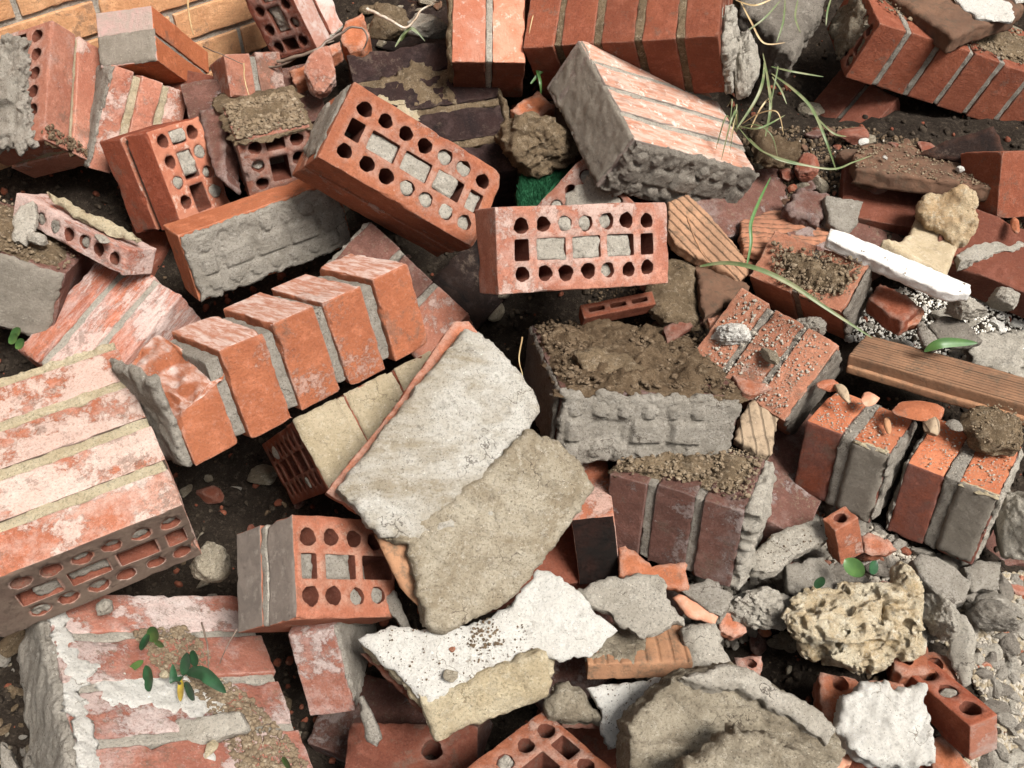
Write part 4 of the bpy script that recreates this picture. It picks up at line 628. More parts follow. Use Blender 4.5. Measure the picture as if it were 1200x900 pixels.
def randrot(rg):
    q=rg.normal(size=4); q/=np.linalg.norm(q); w,x,y,z=q
    return np.array([[1-2*(y*y+z*z),2*(x*y-z*w),2*(x*z+y*w)],[2*(x*y+z*w),1-2*(x*x+z*z),2*(y*z-x*w)],[2*(x*z-y*w),2*(y*z+x*w),1-2*(x*x+y*y)]])
PROTO=[rock_mesh((1,1,1),100+i,2 if i<6 else 1,10,.04,.15) for i in range(12)]
PROTOH=[rock_mesh((1,1,1),200+i,4,9,.035,.06,.97) for i in range(14)]
def crumbs_mesh(P,S,seed,big=False,flat=.75):
    """many tiny stones as one mesh; P positions, S sizes"""
    rg=np.random.default_rng(seed); V=[];Fc=[];n=0
    for p,s in zip(P,S):
        v,f=PROTO[rg.integers(0,6) if s>.0035 else rg.integers(6,12)]
        R=randrot(rg); q=(v*np.array([1,rg.uniform(.6,1),rg.uniform(.5,.9)]))@R.T*s; q[:,2]*=flat
        V.append(q+p);Fc.append(f+n);n+=len(v)
    return np.concatenate(V),[np.concatenate(Fc)]
# ---------------------------------------------------------------- masonry chunks
class Chunk:
    def __init__(s,key,name,label,cat,group=None,grow=None):
        b=BOX[key]; X,Y,Z=[np.array(b[k]) for k in 'XYZ']; s.d=np.array(b['d']); c=np.array(b['c'])
        s.m=1
        if np.dot(np.cross(X,Y),Z)<0: Y=-Y; s.m=-1
        R=np.stack([X,Y,Z],1); u,_,vt=np.linalg.svd(R); R=u@vt; s.R=R
        ext=np.abs(R)@(s.d/2); base=c.copy(); base[2]-=ext[2]
        s.off=R.T@(c-base); s.seed=abs(hash_(key))%997
        s.root=empty(name,base,R,label=label,cat=cat,group=group); s.k=0
    def L(s,v): return (v-s.d/2)*np.array([1,s.m,1])+s.off
    def W(s,v): return s.L(v)@s.R.T+np.array(s.root.location)
    def part(s,name,v,F,mat,parent=None,label=None):
        w=s.L(v); F=[f[:,::-1] for f in F] if s.m<0 else F
        if parent is None: o=obj(name,w,F,mat,s.root)
        else: o=obj(name,w,F,mat,parent,poff=np.array(parent['_o']))
        if label: o['label']=label
        return o
    def brick(s,p0,d,mat,holes=None,plugs=(),chip=.004,cut=None,ribs=None,step=.0065,name='brick',label=None,plugmat=None,plugd=.002,rough=.0005,r0=.0016):
        s.k+=1; seed=s.seed+s.k*7; p0=np.asarray(p0,float); d=np.asarray(d,float)
        if holes is not None: v,F=perfbrick(d,holes); v=v.copy()
        else:
            ex=None
            if ribs:
                pt=ribs[1]; a=np.arange(0,d[ribs[0]],pt); ex=(ribs[0],np.concatenate([a+pt*t for t in (.30,.38,.5,.62,.70)])); ex=(ex[0],ex[1][ex[1]<d[ribs[0]]-.002])
            v,q,_=boxgrid(d,step,extra=ex); v,F=weld(v,[q])
        rv=None
        if ribs:
            ax,pt,dep,fax,fsg=ribs; t=(v[:,ax]/pt)%1; g=np.clip(1-np.abs(t-.5)/.16,0,1); on=np.abs(v[:,fax]-d[fax]*fsg)<1e-5
            rv=(on*g*dep)
        v=boxdeform(v,d,seed,chip=chip,rough=rough,r0=r0)
        if rv is not None: v[:,fax]-=(1 if fsg else -1)*rv
        if cut is not None:
            for n,of,am in cut:
                n=np.array(n,float);n/=np.linalg.norm(n); dd=(v-d/2)@n-of-fbm(v*28+seed,seed,3)*am
                v=v-np.maximum(dd,0)[:,None]*n
        o=s.part(name,v+p0,F,mat,label=label)
        if holes is not None and len(F)>2:
            nw=len(F[2]); me=o.data; me.materials.append(M['red']); mi=np.zeros(len(me.polygons),np.int32); mi[len(mi)-nw:]=1; me.polygons.foreach_set('material_index',mi)  # hole walls take the darker red clay, painting in the holes' shade
        if holes is not None:
            for i in plugs:
                far=i<0; i=abs(i) if i<0 else i
                kind,x,y,a,b=holes[i%len(holes)][:5]
                z0=(-plugd if s.perf0 else 0)
                s.plug(o,p0,d,kind,x,y,a,b,seed+i,plugmat or M['pale'],s.perfside)
        return o
    perf0=True; perfside=0
    def plug(s,o,p0,d,kind,x,y,a,b,seed,mat,side):
        rg=np.random.default_rng(seed); P=hole_poly(kind,0,0,a*1.03,b*1.03,seed); dep=rg.uniform(-.002,.009)
        if kind=='r' and rg.random()<.5:
            P[:,0]=np.where(P[:,0]>0,P[:,0]*rg.uniform(.2,.9),P[:,0])
        v,F=plate_mesh(P,.018,seed,step=.0028,edge=.0012,top=.0042,r=.003)
        v=v+np.array([0,0,0])
        if side==0: v=v*np.array([1,1,-1]); F=[f[:,::-1] for f in F]; v=v+p0+np.array([x,y,dep])
        else: v=v+p0+np.array([x,y,d[2]-dep])
        s.part('mortar_plug',v,F,mat,parent=o)
    def stack(s,n,mats,joint=.010,perf=None,plugs=(),jmat=None,mortar_name='mortar_joint',chips=.005,shift=.0015,rec=.004,skip=(),inset=None,plugmat=None,cuts=None,dxr=None,rough=.0005,labels=None,step=.0065):
        """n bricks one after another along Z with mortar between"""
        h=(s.d[2]-(n-1)*joint)/n; rg=np.random.default_rng(s.seed); s.h=h; s.bricks=[]
        for i in range(n):
            if i in skip: s.bricks.append(None); continue
            sh=rg.uniform(-shift,shift,3); sh[2]*=.2; p0=np.array([0,0,i*(h+joint)])+sh
            dd=np.array([s.d[0],s.d[1],h])
            if dxr and i in dxr: a,b=dxr[i]; p0[0]+=a*dd[0]; dd[0]*=(b-a)
            hl=None;pg=()
            if perf is not None and i==(0 if perf==0 else n-1): hl=perf_layout(dd[0],dd[1]); pg=plugs; s.perfside=perf
            mt=mats[i%len(mats)] if isinstance(mats,(list,tuple)) else mats
            s.bricks.append(s.brick(p0,dd,mt,holes=hl,plugs=pg,chip=chips,cut=(cuts or {}).get(i),plugmat=plugmat,rough=rough,label=(labels or {}).get(i),step=step))
            if i<n-1:
                e=np.array([rec,rec,0]); p=np.array([0,0,i*(h+joint)+h-.0008])+e; dj=np.array([s.d[0]-2*rec,s.d[1]-2*rec,joint+.0016])
                s.slab(p,dj,jmat or M['grey'],mortar_name)
    def slab(s,p,d,mat,name,parent=None,rough=.0016,chip=.006,step=.0045,label=None):
        s.k+=1; seed=s.seed+s.k*7; v,q,_=boxgrid(d,step,extra=None); v,F=weld(v,[q]); v=boxdeform(v,np.asarray(d),seed,r0=.002,chip=chip,rough=rough,wob=.0012)
        return s.part(name,v+np.asarray(p),F,mat,parent,label=label)
    def frame(s,ax,sg):
        """face frame: (u axis, v axis, normal) with u x v = outward normal in chunk space"""
        u,w=[k for k in range(3) if k!=ax]; eu,ew,en=np.eye(3)[u],np.eye(3)[w],np.eye(3)[ax]*(1 if sg else -1)
        if np.dot(np.cross(eu,ew),en)<0: eu,ew=ew,eu; u,w=w,u
        o=np.zeros(3); o[ax]=s.d[ax]*sg; return u,w,eu,ew,en,o
    def bed(s,ax,sg,th,mat,name='mortar_bed',out=None,plug=True,seed=None,edge=.005,top=.0018,lift=.0,step=.005,bump=.006):
        """rough mortar coat on a face; out = outline in 0..1 along the two face axes (x before y before z)"""
        s.k+=1; seed=seed or s.seed+s.k*7
        u,w,eu,ew,en,o=s.frame(ax,sg); lo=min(u,w)
        out=out or [(.01,.02),(.99,.02),(.99,.98),(.01,.98)]
        O=[]
        for a,b in out:
            du=a if u==lo else b; dw=b if u==lo else a; O.append((du*s.d[u],dw*s.d[w]))
        hf=None
        if plug and ax==2:
            H=perf_layout(s.d[0],s.d[1]); rg=np.random.default_rng(seed); hh=rg.uniform(-.2,.9,len(H))*bump
            def hf(V):
                z=np.zeros(len(V))
                for (k,x,y,a,b),q in zip(H,hh):
                    cx,cy=(x,y) if u==0 else (y,x); aa,bb=(a,b) if u==0 else (b,a)
                    dx=np.abs(V[:,0]-cx)/aa; dy=np.abs(V[:,1]-cy)/bb
                    m=np.sqrt(dx**2+dy**2) if k=='c' else np.maximum(dx,dy)
                    z+=np.sign(q)*max(abs(q),bump*.4)*np.clip((1.04-m)/.10,0,1)-bump*.22*np.clip(1-np.abs(m-1.13)/.09,0,1)
                return z
            step=min(step,.0034)
        v,F=plate_mesh(O,th,seed,step=step,edge=edge,top=top,r=.003,hfn=hf,bot=.0002)
        v[:,2]+=th+lift-.0015
        q=o+v[:,:1]*eu+v[:,1:2]*ew+v[:,2:3]*en
        return s.part(name,q,F,mat)
    def soil(s,ax,sg,label,out=None,n=700,size=(.001,.0045),mat='soil',h=.006,seed=None,name='soil_layer',base=True,stones=True,cat='soil'):
        """loose soil lying on a face of the chunk: a thing of its own, uncountable"""
        s.k+=1; seed=seed or s.seed+s.k*7; rg=np.random.default_rng(seed)
        u,w,eu,ew,en,o=s.frame(ax,sg); lo=min(u,w); out=out or [(.03,.05),(.97,.05),(.97,.95),(.03,.95)]
        O=[]
        for a,b in out:
            du=a if u==lo else b; dw=b if u==lo else a; O.append((du*s.d[u],dw*s.d[w]))
        O=np.array(O); V=[];Fs=[];nn=0
        if base:
            OP=np.array(O); 
            def hf(q):
                dd=np.clip(dist_poly(q,OP)/.03,0,1)*in_poly(q,OP); q3=np.column_stack([q,q[:,0]*0])
                return (.55+.9*fbm(q3*34+seed,seed,3)+.5*fbm(q3*120+seed,seed+1,2))*h*1.3*dd-(1-dd)*.003
            v,F=plate_mesh(O,.006,seed,step=.0042,edge=.008,top=.0012,r=.001,bot=.0001,hfn=hf)
            V.append(v);Fs+=F;nn=len(v)
        P=[];S=[]
        O2=(O-O.mean(0))*(1.0 if not base else 1.13)+O.mean(0); lim=np.array([s.d[u],s.d[w]])
        while len(P)<n:
            c=rg.uniform(O2.min(0),O2.max(0),(n,2)); c=c[in_poly(c,O2)]; c=c[((c>.002)&(c<lim-.002)).all(1)] if len(c) else c
            for q in c: P.append((q[0],q[1],.0015+(h*.7 if base else 0)*rg.random())); S.append(size[0]+(size[1]-size[0])*rg.random()**3)
        v,F=crumbs_mesh(np.array(P[:n]),S[:n],seed); 
        def conv(v): return s.W(o+v[:,:1]*eu+v[:,1:2]*ew+v[:,2:3]*en)
        fl=(lambda f:f[:,::-1]) if s.m<0 else (lambda f:f)
        allv=np.concatenate(V+[v]); FF=[fl(f) for f in Fs]+[fl(F[0]+nn)]
        nb_=sum(len(f) for f in Fs); ob=obj(name,conv(allv),FF,M[mat],smooth=True)
        ob.data.materials.append(M['c_'+mat]); npoly=len(ob.data.polygons); ntri=len(F[0]); mi=np.zeros(npoly,np.int32); mi[npoly-ntri:]=1; ob.data.polygons.foreach_set('material_index',mi)
        sm=np.ones(npoly,bool); sm[npoly-ntri:]=False; ob.data.polygons.foreach_set('use_smooth',sm); setprops(ob,label,cat,kind='stuff'); return ob
    def at(s,ax,sg,a,b,lift=0):
        u,w,eu,ew,en,o=s.frame(ax,sg); lo=min(u,w); du=a if u==lo else b; dw=b if u==lo else a
        return s.W((o+eu*du*s.d[u]+ew*dw*s.d[w]+en*lift)[None])[0]
def hash_(k):
    h=7
    for ch in k: h=h*31+ord(ch)
    return h
# ---------------------------------------------------------------- plates and rocks
def plate(key,name,label,cat,mat,thick,group=None,parent=None,**k):
    p=PLATE[key]; R=np.stack([p['U'],p['V'],p['N']],1); c=np.array(p['c']); seed=abs(hash_(key))%991
    v,F=plate_mesh(p['o'],thick,seed,holes=p['h'],**k)
    if parent is None:
        me=mesh_from(name,v,F,M[mat]); o=bpy.data.objects.new(name,me); COL.objects.link(o)
        o.matrix_world=Matrix.LocRotScale(Vector(c),Matrix(R.tolist()).to_quaternion(),None); setprops(o,label,cat,group)
    else:
        Rp=np.array(parent.rotation_quaternion.to_matrix()) if parent.type=='EMPTY' else None
        w=(v@R.T+c-np.array(parent.location))@Rp; o=obj(name,w,F,M[mat],parent)
        if label: o['label']=label
    return o
def plate_root(key,name,label,cat,group=None,drop=.03):
    p=PLATE[key]; R=np.stack([p['U'],p['V'],p['N']],1); Rq=R; c=np.array(p['c'])-np.array(p['N'])*drop
    return empty(name,c,Rq,label=label,cat=cat,group=group)
def rock(key,name,label,cat,mat,group=None,seed=None,**k):
    q=ROCK[key]; seed=seed or abs(hash_(key))%991; cr=np.array([[1,0,0],[0,.7071,-.7071],[0,.7071,.7071]])
    kk=dict(sub=5,rough=.05,amp=.14); kk.update(k)
    v,f=rock_mesh(q['r'],seed,**kk); v=v@cr.T
    me=mesh_from(name,v,[f],M[mat]); o=bpy.data.objects.new(name,me); COL.objects.link(o); o.location=q['c']
    return setprops(o,label,cat,group)
# ================================================================ ground
def ground():
    G=np.array(GROUND); n=230
    xs=np.concatenate([[-60,-20,-8,-4],np.linspace(-1.9,1.9,n),[4,8,20,60]]); ys=np.concatenate([[-60,-20,-6,-2],np.linspace(-.6,3.0,n),[5,9,20,60]])
    X,Y,q=gridface(xs,ys); z=np.zeros(len(X)); w=np.zeros(len(X))
    for g in G:
        k=np.exp(-((X-g[0])**2+(Y-g[1])**2)/(2*.085**2))+1e-12; z+=k*g[2]; w+=k
    z=z/w
    d=np.min([np.hypot(X-g[0],Y-g[1]) for g in G],axis=0); t=np.clip((d-.12)/.8,0,1); t=t*t*(3-2*t)
    z=z*(1-t)+0*t
    p=np.column_stack([X,Y,X*0]); near=(np.abs(X)<2.5)&(np.abs(Y-1)<2.5)
    z=z+np.where(near,(fbm(p*9,3,4)*.022+fbm(p*45,5,3)*.006)*(1-.7*t),0)
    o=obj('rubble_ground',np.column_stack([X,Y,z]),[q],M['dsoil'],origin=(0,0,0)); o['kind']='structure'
    return X,Y,z,o
GX,GY,GZ,GO=ground()
_n=230;_zx=np.linspace(-1.9,1.9,_n);_zy=np.linspace(-.6,3.0,_n);_Z=GZ.reshape(_n+8,_n+8)[4:-4,4:-4]
def gz(x,y):
    i=np.clip((x+1.9)/3.8*(_n-1),0,_n-2);j=np.clip((y+.6)/3.6*(_n-1),0,_n-2);a=int(i);b=int(j);u=i-a;v=j-b
    return _Z[a,b]*(1-u)*(1-v)+_Z[a+1,b]*u*(1-v)+_Z[a,b+1]*(1-u)*v+_Z[a+1,b+1]*u*v
def px2ground(u,v):
    d=np.array([(u-600)/1100,(450-v)/1100,-1.]); R=np.array([[1,0,0],[0,.70711,-.70711],[0,.70711,.70711]]); w=R@d
    t=.6
    while t<4:
        p=np.array([0,0,1.35])+w*t
        if p[2]<gz(p[0],p[1]): return p
        t+=.006
    return p
def gzv(x,y):
    i=np.clip((x+1.9)/3.8*(_n-1),0,_n-2.001);j=np.clip((y+.6)/3.6*(_n-1),0,_n-2.001);a=i.astype(int);b=j.astype(int);u=i-a;v=j-b
    return _Z[a,b]*(1-u)*(1-v)+_Z[a+1,b]*u*(1-v)+_Z[a,b+1]*(1-u)*v+_Z[a+1,b+1]*u*v
def groundpts(region,n,rg):
    R=np.array(region,float); c=rg.uniform(R.min(0),R.max(0),(int(n*4)+40,2)); c=c[in_poly(c,R)][:n]
    d=np.stack([(c[:,0]-600)/1100,(450-c[:,1])/1100,-np.ones(len(c))],1); M_=np.array([[1,0,0],[0,.70711,-.70711],[0,.70711,.70711]]); w=d@M_.T
    t=np.full(len(c),.6); done=np.zeros(len(c),bool)
    for k in range(560):
        p=np.array([0,0,1.35])+w*t[:,None]; done|=p[:,2]<gzv(p[:,0],p[:,1])
        if done.all(): break
        t=np.where(done,t,t+.005)
    p=np.array([0,0,1.35])+w*t[:,None]; p[:,2]=gzv(p[:,0],p[:,1]); return p
# ================================================================ brick wall behind
def wall():
    a=math.radians(43); D=np.array([math.cos(a),math.sin(a),0]); Nn=np.array([math.sin(a),-math.cos(a),0])
    W0=np.array([-.70,1.58,0])
    root=empty('brick_wall',W0,np.stack([D,-Nn,np.array([0,0,1])],1),label='pale orange brick wall with grey joints behind the heap at top left',cat='wall')
    V=[];Fc=[];n=0
    for r in range(26):
        for c in range(-5,14):
            dd=np.array([.24,.06,.052]); near=-3<=c<=5 and 8<=r<=24
            v,q,_=boxgrid(dd,.012 if near else .12,extra=None); v,F=weld(v,[q]); v=boxdeform(v,dd,r*31+c+9,chip=.003)
            v=v+np.array([c*.25+(r%2)*.125,0,r*.0625+.01]); V.append(v);Fc.append(F[0]+n);n+=len(v)
    obj('bricks',np.concatenate(V),[np.concatenate(Fc)],M['wallbrick'],root)
    v,q,_=boxgrid(np.array([4.75,.1,1.65]),.03); v,F=weld(v,[q]); obj('mortar',v+np.array([-1.3,.006,0]),F,M['pale'],root)
wall()
def fm(name,c,axis,sg,a,b,e=None,**k):
    v=[0,0,0]; v[axis]=sg*(c.m if axis==1 else 1)
    return brick_mat(name,*k.pop('ab'),face=(tuple(v),a,b)+((e,) if e else ()),**k)
# ================================================================ big chunks
C=Chunk('FL','brickwork_block','big front left block of four limewashed brick courses, its perforated end turned down','brickwork')
mt=fm('limewashed clay',C,2,-1,(.19,.135,.10),(.15,.10,.075),ab=((.50,.18,.10),(.42,.135,.07)),bloom=(.82,.72,.63),amt=.64,sootamt=.04,tint=.08)
C.d[2]-=.022; s_=C.d.copy()
C.stack(4,mt,joint=.014,perf=0,plugs=(1,2,3,7,9,10,11,14,15,16),jmat=M['cream'],rec=.0015,plugmat=M['grey'])
C.bed(2,1,.016,M['cream'],plug=False); C.d[2]+=.022
C=Chunk('MID','brickwork_block','leaning block of five orange header bricks with open joints, left of centre','brickwork')
mt=fm('streaked orange clay',C,1,-1,(.55,.24,.15),(.80,.62,.54),(.62,.36,.27),ab=((.46,.155,.072),(.38,.12,.055)),bloom=(.60,.45,.38),amt=.30,streak=True,sootamt=.05,tint=.1)
C.stack(5,mt,joint=.016,jmat=M['grey'],rec=.008,shift=.004,chips=.006,cuts={0:[((-.3,-1,-.5),.022,.012)]})
C.bed(2,0,.012,M['grey'],plug=False,edge=.008,top=.004)
C=Chunk('YEL','brickwork_block','plastered brick block with sandy yellow faces wedged under the central slab','brickwork')
C.stack(3,M['deep'],joint=.012,perf=0,plugs=(2,5,9),jmat=M['tan'],rec=.001)
C.bed(0,0,.006,M['tan'],name='render',out=[(.0,.0),(1,.0),(1,.30),(0,.30)],plug=False,edge=.001,top=.0015)
C.bed(0,0,.006,M['tan'],name='render',out=[(.0,.36),(1,.35),(1,.66),(0,.66)],plug=False,edge=.001,top=.0015)
C.bed(0,0,.005,M['tan'],name='render',out=[(.0,.72),(1,.71),(1,1),(0,1)],plug=False,edge=.001,top=.0015)
C=Chunk('CB','perforated_brick','pink perforated brick lying level at the centre, whole hole face to the viewer','brick')
C.brick((0,0,0),C.d,M['pink'],holes=perf_layout(C.d[0],C.d[1]),plugs=(2,3,4,11,15,16,17),chip=.003,step=.006,label=None)
C=Chunk('TB','perforated_brick_pair','tilted orange perforated brick on a second brick, resting across the upper middle','brick')
C.stack(2,M['orange'],joint=.004,perf=0,plugs=(4,5,10,11,12,13,15,16,17,18),jmat=M['dgrey'],rec=.004,chips=.004,step=.006)
C.bed(0,0,.004,M['grey'],out=[(.02,.05),(.98,.1),(.7,.95),(.1,.97)],plug=False,edge=.008)
C=Chunk('CG','mortared_brick','brick with grey mortar bed and round mortar studs leaning below the tilted brick','brick')
C.stack(1,M['bright'],chips=.003)
C.bed(2,0,.008,M['grey'],plug=True,edge=.004,bump=.010,top=.0009)
C=Chunk('PB2','perforated_brick_pair','pair of dark red bricks with cracked perforated end face, upper left','brick')
mt=fm('red clay pale hole face',C,2,-1,(.50,.20,.12),(.42,.14,.08),(.6,.42,.33),ab=((.29,.07,.032),(.24,.055,.026)),bloom=(.45,.34,.28),amt=.14,sootamt=.1)
C.stack(2,mt,joint=.010,perf=0,plugs=(2,5,6,7,8,9),jmat=M['dgrey'],rec=.006,step=.006,plugmat=M['pale'])
C=Chunk('SP','perforated_brick','small pink perforated brick capped with gravelly mortar, left of the tilted brick','brick')
C.stack(2,M['pink'],joint=.008,perf=0,plugs=(1,5),jmat=M['grey'],step=.006)
C.soil(0,0,'gritty grey soil and mortar grit on top of the small perforated brick',n=2600,size=(.0012,.0055),mat='clod',h=.008,out=[(-.05,-.05),(1.05,-.05),(1.1,1.3),(-.1,1.4)])
C=Chunk('TLC','perforated_brick_pair','dark perforated brick pair standing on end at the top edge, left of middle','brick')
mt=fm('pale flank clay',C,1,-1,(.62,.32,.24),(.78,.62,.55),ab=((.26,.07,.04),(.2,.055,.03)),bloom=(.5,.42,.36),amt=.2,sootamt=.12)
C.stack(2,mt,joint=.008,perf=0,plugs=(1,3,9,10),jmat=M['grey'],step=.006)
C.bed(0,0,.008,M['pale'],plug=False,edge=.006,top=.003)
C=Chunk('OTB','brick_pair','two smooth bright orange bricks with grey mortared ends against the wall','brick')
mt=fm('bright orange clay',C,0,-1,(.40,.32,.27),(.5,.33,.29),ab=((.52,.165,.068),(.46,.135,.055)),bloom=(.68,.5,.4),amt=.05,sootamt=.01,tint=.06)
C.stack(2,mt,joint=.009,jmat=M['grey'],chips=.002)
C.bed(0,0,.004,M['sgrey'],out=[(0,.42),(1,.44),(1,.99),(0,1)],plug=False,edge=.0015,top=.0006)
C=Chunk('B1','brickwork_block','two tall orange bricks with thick lumpy mortar end at the upper left edge','brickwork')
C.stack(2,M['pink'],joint=.009,perf=0,plugs=(),jmat=M['tan'],chips=.004,labels=None)
C.bed(2,0,.016,M['grey'],plug=True,edge=.010,top=.004,bump=.014,out=[(.16,.33),(.35,.3),(.6,.24),(.85,.2),(1.03,.1),(1.03,1.0),(.1,1.0),(.08,.6)])
C.soil(1,0,'brown soil caught along the lower ends of the two tall orange bricks',n=260,out=[(.88,.05),(1.0,.05),(1.0,.95),(.93,.95)],h=.006)
C=Chunk('B2','brickwork_block','row of narrower upright orange bricks just right of the two tall ones','brickwork')
C.stack(3,M['pink'],joint=.012,jmat=M['tan'],chips=.006,shift=.003)
C.bed(2,0,.006,M['grey'],plug=False,edge=.006)
C=Chunk('EB','perforated_brick','split brick showing a single row of round holes at the left','brick')
C.perfside=0
C.brick((0,0,0),C.d,M['streaky'],holes=[('c',.03+i*.031,C.d[1]*.52,.0098,.01) for i in range(7)],plugs=(1,2,4),chip=.004,step=.005,plugmat=M['grey'])
C=Chunk('LG','brickwork_block','grey mortared block with soil on top at the left edge','brickwork')
C.stack(3,M['purple'],joint=.010,jmat=M['grey'])
C.bed(0,0,.005,M['sgrey'],plug=False,edge=.003,top=.0008)
C.soil(1,0,'soil and white grit on top of the grey block at the left edge',n=900,h=.008,mat='clod')
C=Chunk('PINK','brickwork_block','dusty pink slanting bricks behind the big front left block','brickwork')
C.stack(3,M['streaky'],joint=.012,jmat=M['pale'],rec=.003,chips=.006,shift=.006)
C=Chunk('PUR','brickwork_block','purplish and orange bricks with cracked faces between the orange headers and the centre brick','brickwork')
C.stack(3,[M['purple'],M['purple'],M['pink']],joint=.009,jmat=M['grey'],rec=.001,chips=.005)
C.bed(2,0,.007,M['grey'],plug=False,edge=.006)
C=Chunk('TR1','brickwork_block','two upright salmon bricks at the top edge beside the black bricks','brickwork')
mt=fm('salmon flank clay',C,1,-1,(.60,.21,.12),(.66,.30,.2),(.7,.5,.4),ab=((.2,.06,.03),(.16,.05,.025)),bloom=(.5,.3,.2),amt=.1,sootamt=.1)
C.stack(2,mt,joint=.009,jmat=M['pale'],rec=.001)
C.bed(2,1,.01,M['clod'],plug=False,edge=.005,top=.003)
C=Chunk('TR2','brickwork_block','long row of red brown bricks with grey joints hanging in from the top edge','brickwork')
C.stack(5,M['deep'],joint=.012,perf=0,plugs=(0,1,2,7,8,14,15),jmat=M['clod'],rec=.0015,chips=.002)
C.bed(2,0,.014,M['pale'],plug=True,bump=.01,edge=.008,top=.003,out=[(0,.3),(.25,.25),(.4,.4),(.4,.98),(0,1.0)])
C=Chunk('GR','brickwork_block','large pale block with grey mortared side and studded mortar end, upper right of centre','brickwork')
mt=fm('pale smeared clay',C,1,-1,(.62,.45,.36),(.54,.24,.15),(.78,.70,.61),ab=((.3,.25,.21),(.26,.2,.17)),bloom=(.4,.35,.3),amt=.3,streak=True,tint=.05)
C.stack(4,mt,joint=.009,jmat=M['pale'],rec=.0005,chips=.004,dxr={0:(0,.97)},cuts={0:[((0,-1,-1),.055,.01)]})
C.bed(0,0,.003,M['sgrey'],plug=False,edge=.002,top=.0012)
C.bed(2,0,.012,M['dgrey'],plug=True,edge=.006,top=.0014,bump=.010)
C=Chunk('BLK','burnt_brickwork_block','sooty black and purple burnt brick block with straw coloured mortar, top middle','brickwork')
C.stack(4,M['burnt'],joint=.012,jmat=M['clod'],rec=.0005,chips=.014,shift=.003,rough=.0012)
C.bed(1,0,.004,M['tan'],out=[(.5,.27),(.62,.22),(.95,.3),(1,.6),(.75,.66),(.6,.5)],plug=False,edge=.010,top=.003)
C.bed(1,0,.004,M['clod'],out=[(.3,.52),(.7,.56),(.9,.75),(.5,.86),(.3,.75)],plug=False,edge=.010,top=.003)
C.bed(1,0,.010,M['soot'],name='charred_crust',out=[(.66,.0),(1.02,.0),(1.02,.25),(.8,.3),(.62,.2)],plug=False,edge=.010,top=.008)
C.bed(0,0,.012,M['clod'],plug=False,edge=.008,top=.004)
C=Chunk('PP','perforated_brick','broken pink brick corner with a mortar patch peeping above the centre brick','brick')
C.brick((0,0,0),C.d,M['pink'],holes=perf_layout(C.d[0],C.d[1]),plugs=(0,2),chip=.005,step=.006)
C.bed(2,0,.004,M['pale'],plug=False,edge=.006,out=[(.08,.25),(.5,.2),(.75,.5),(.5,.85),(.1,.8)])
C=Chunk('TOPR','brickwork_block','long row of dark orange bricks with grey joints at the top right','brickwork')
C.stack(8,M['deep'],joint=.009,perf=0,plugs=(0,1,2,3,4,8,9,10,14,15),jmat=M['grey'],rec=.001,chips=.002,plugmat=M['stone'])
C.soil(1,0,'thin soil over the top of the long brick row at top right',n=1600,h=.004,out=[(.3,.1),(.9,.02),(1,.8),(.2,.95),(.1,.4)],mat='clod')
C.bed(2,0,.008,M['stone'],plug=True,bump=.01,edge=.008,top=.004,out=[(.15,.2),(.8,.1),(.95,.9),(.3,.95)])
C=Chunk('DK','brick_pair','shadowed pair of dark red bricks under the long row at top right','brick')
C.stack(2,M['red'],joint=.009,jmat=M['dgrey'],rec=.004)
C=Chunk('RCA','brickwork_block','dusty orange bricks crossed by the long grass blade, right of centre, lower slab','brickwork')
C.stack(3,M['dusty'],joint=.009,jmat=M['grey'],chips=.005)
C.soil(1,0,'crumbs of soil scattered on the dusty orange bricks right of centre',n=900,base=False,h=.003,mat='grey',size=(.0008,.003))
C.bed(2,0,.005,M['dgrey'],plug=False)
C=Chunk('RCB','brickwork_block','dusty brick block capped with soil just behind the long grass blade tip','brickwork')
C.stack(2,M['dusty'],joint=.012,jmat=M['grey'],chips=.006)
C.soil(1,0,'soil and brick crumbs on the block behind the long grass blade',n=700,h=.010,mat='clod',out=[(.05,.1),(.6,.05),(.95,.3),(.9,.7),(.3,.9)])
C.bed(2,0,.006,M['dgrey'],plug=False)
C=Chunk('WOOD','ribbed_clay_board','long brown finely ribbed clay board lying across the right side','tile')
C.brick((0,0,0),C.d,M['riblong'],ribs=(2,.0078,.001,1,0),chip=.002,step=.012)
C.slab((.002,C.d[1]*.55,-.006),np.array([C.d[0]*.97,C.d[1]*.4,.01]),M['rib'],'lower_ledge',rough=.0006,chip=.002)
C=Chunk('R1','brickwork_block','left block of the two-brick pairs at right, grey mortared right half, orange top','brickwork')
mt=fm('orange topped brown clay',C,1,-1,(.60,.22,.11),(.54,.17,.08),(.5,.2,.11),ab=((.25,.065,.03),(.2,.09,.07)),bloom=(.32,.26,.26),amt=.22,sootamt=.05)
def pairblock(C,mt):
    C.stack(2,mt,joint=.016,jmat=M['grey'],rec=-.001,chips=.003)
    C.bed(0,0,.005,M['sgrey'],name='render',plug=False,edge=.0015,top=.0005,out=[(0.0,.56),(.98,.56),(1.0,1.0),(.0,1.0)])
    C.bed(1,0,.0025,M['cream'],name='render_edge',plug=False,edge=.002,top=.001,out=[(-.03,.58),(.06,.58),(.06,1.0),(-.03,1.0)],step=.004)
pairblock(C,mt)
C.soil(1,0,'soil specks and grit on the left two-brick block at right',n=420,base=False,h=.002,size=(.0007,.0022),mat='grey')
C.bed(2,1,.007,M['grey'],plug=False,edge=.006,top=.003)
C=Chunk('R2','brickwork_block','right block of the two-brick pairs at right, smooth grey lower right face','brickwork')
pairblock(C,mt)
C.soil(1,0,'soil specks and grit on the right two-brick block at right',n=420,base=False,h=.002,size=(.0007,.0022),mat='grey')
C.bed(2,1,.006,M['pale'],plug=False,edge=.006,top=.003)
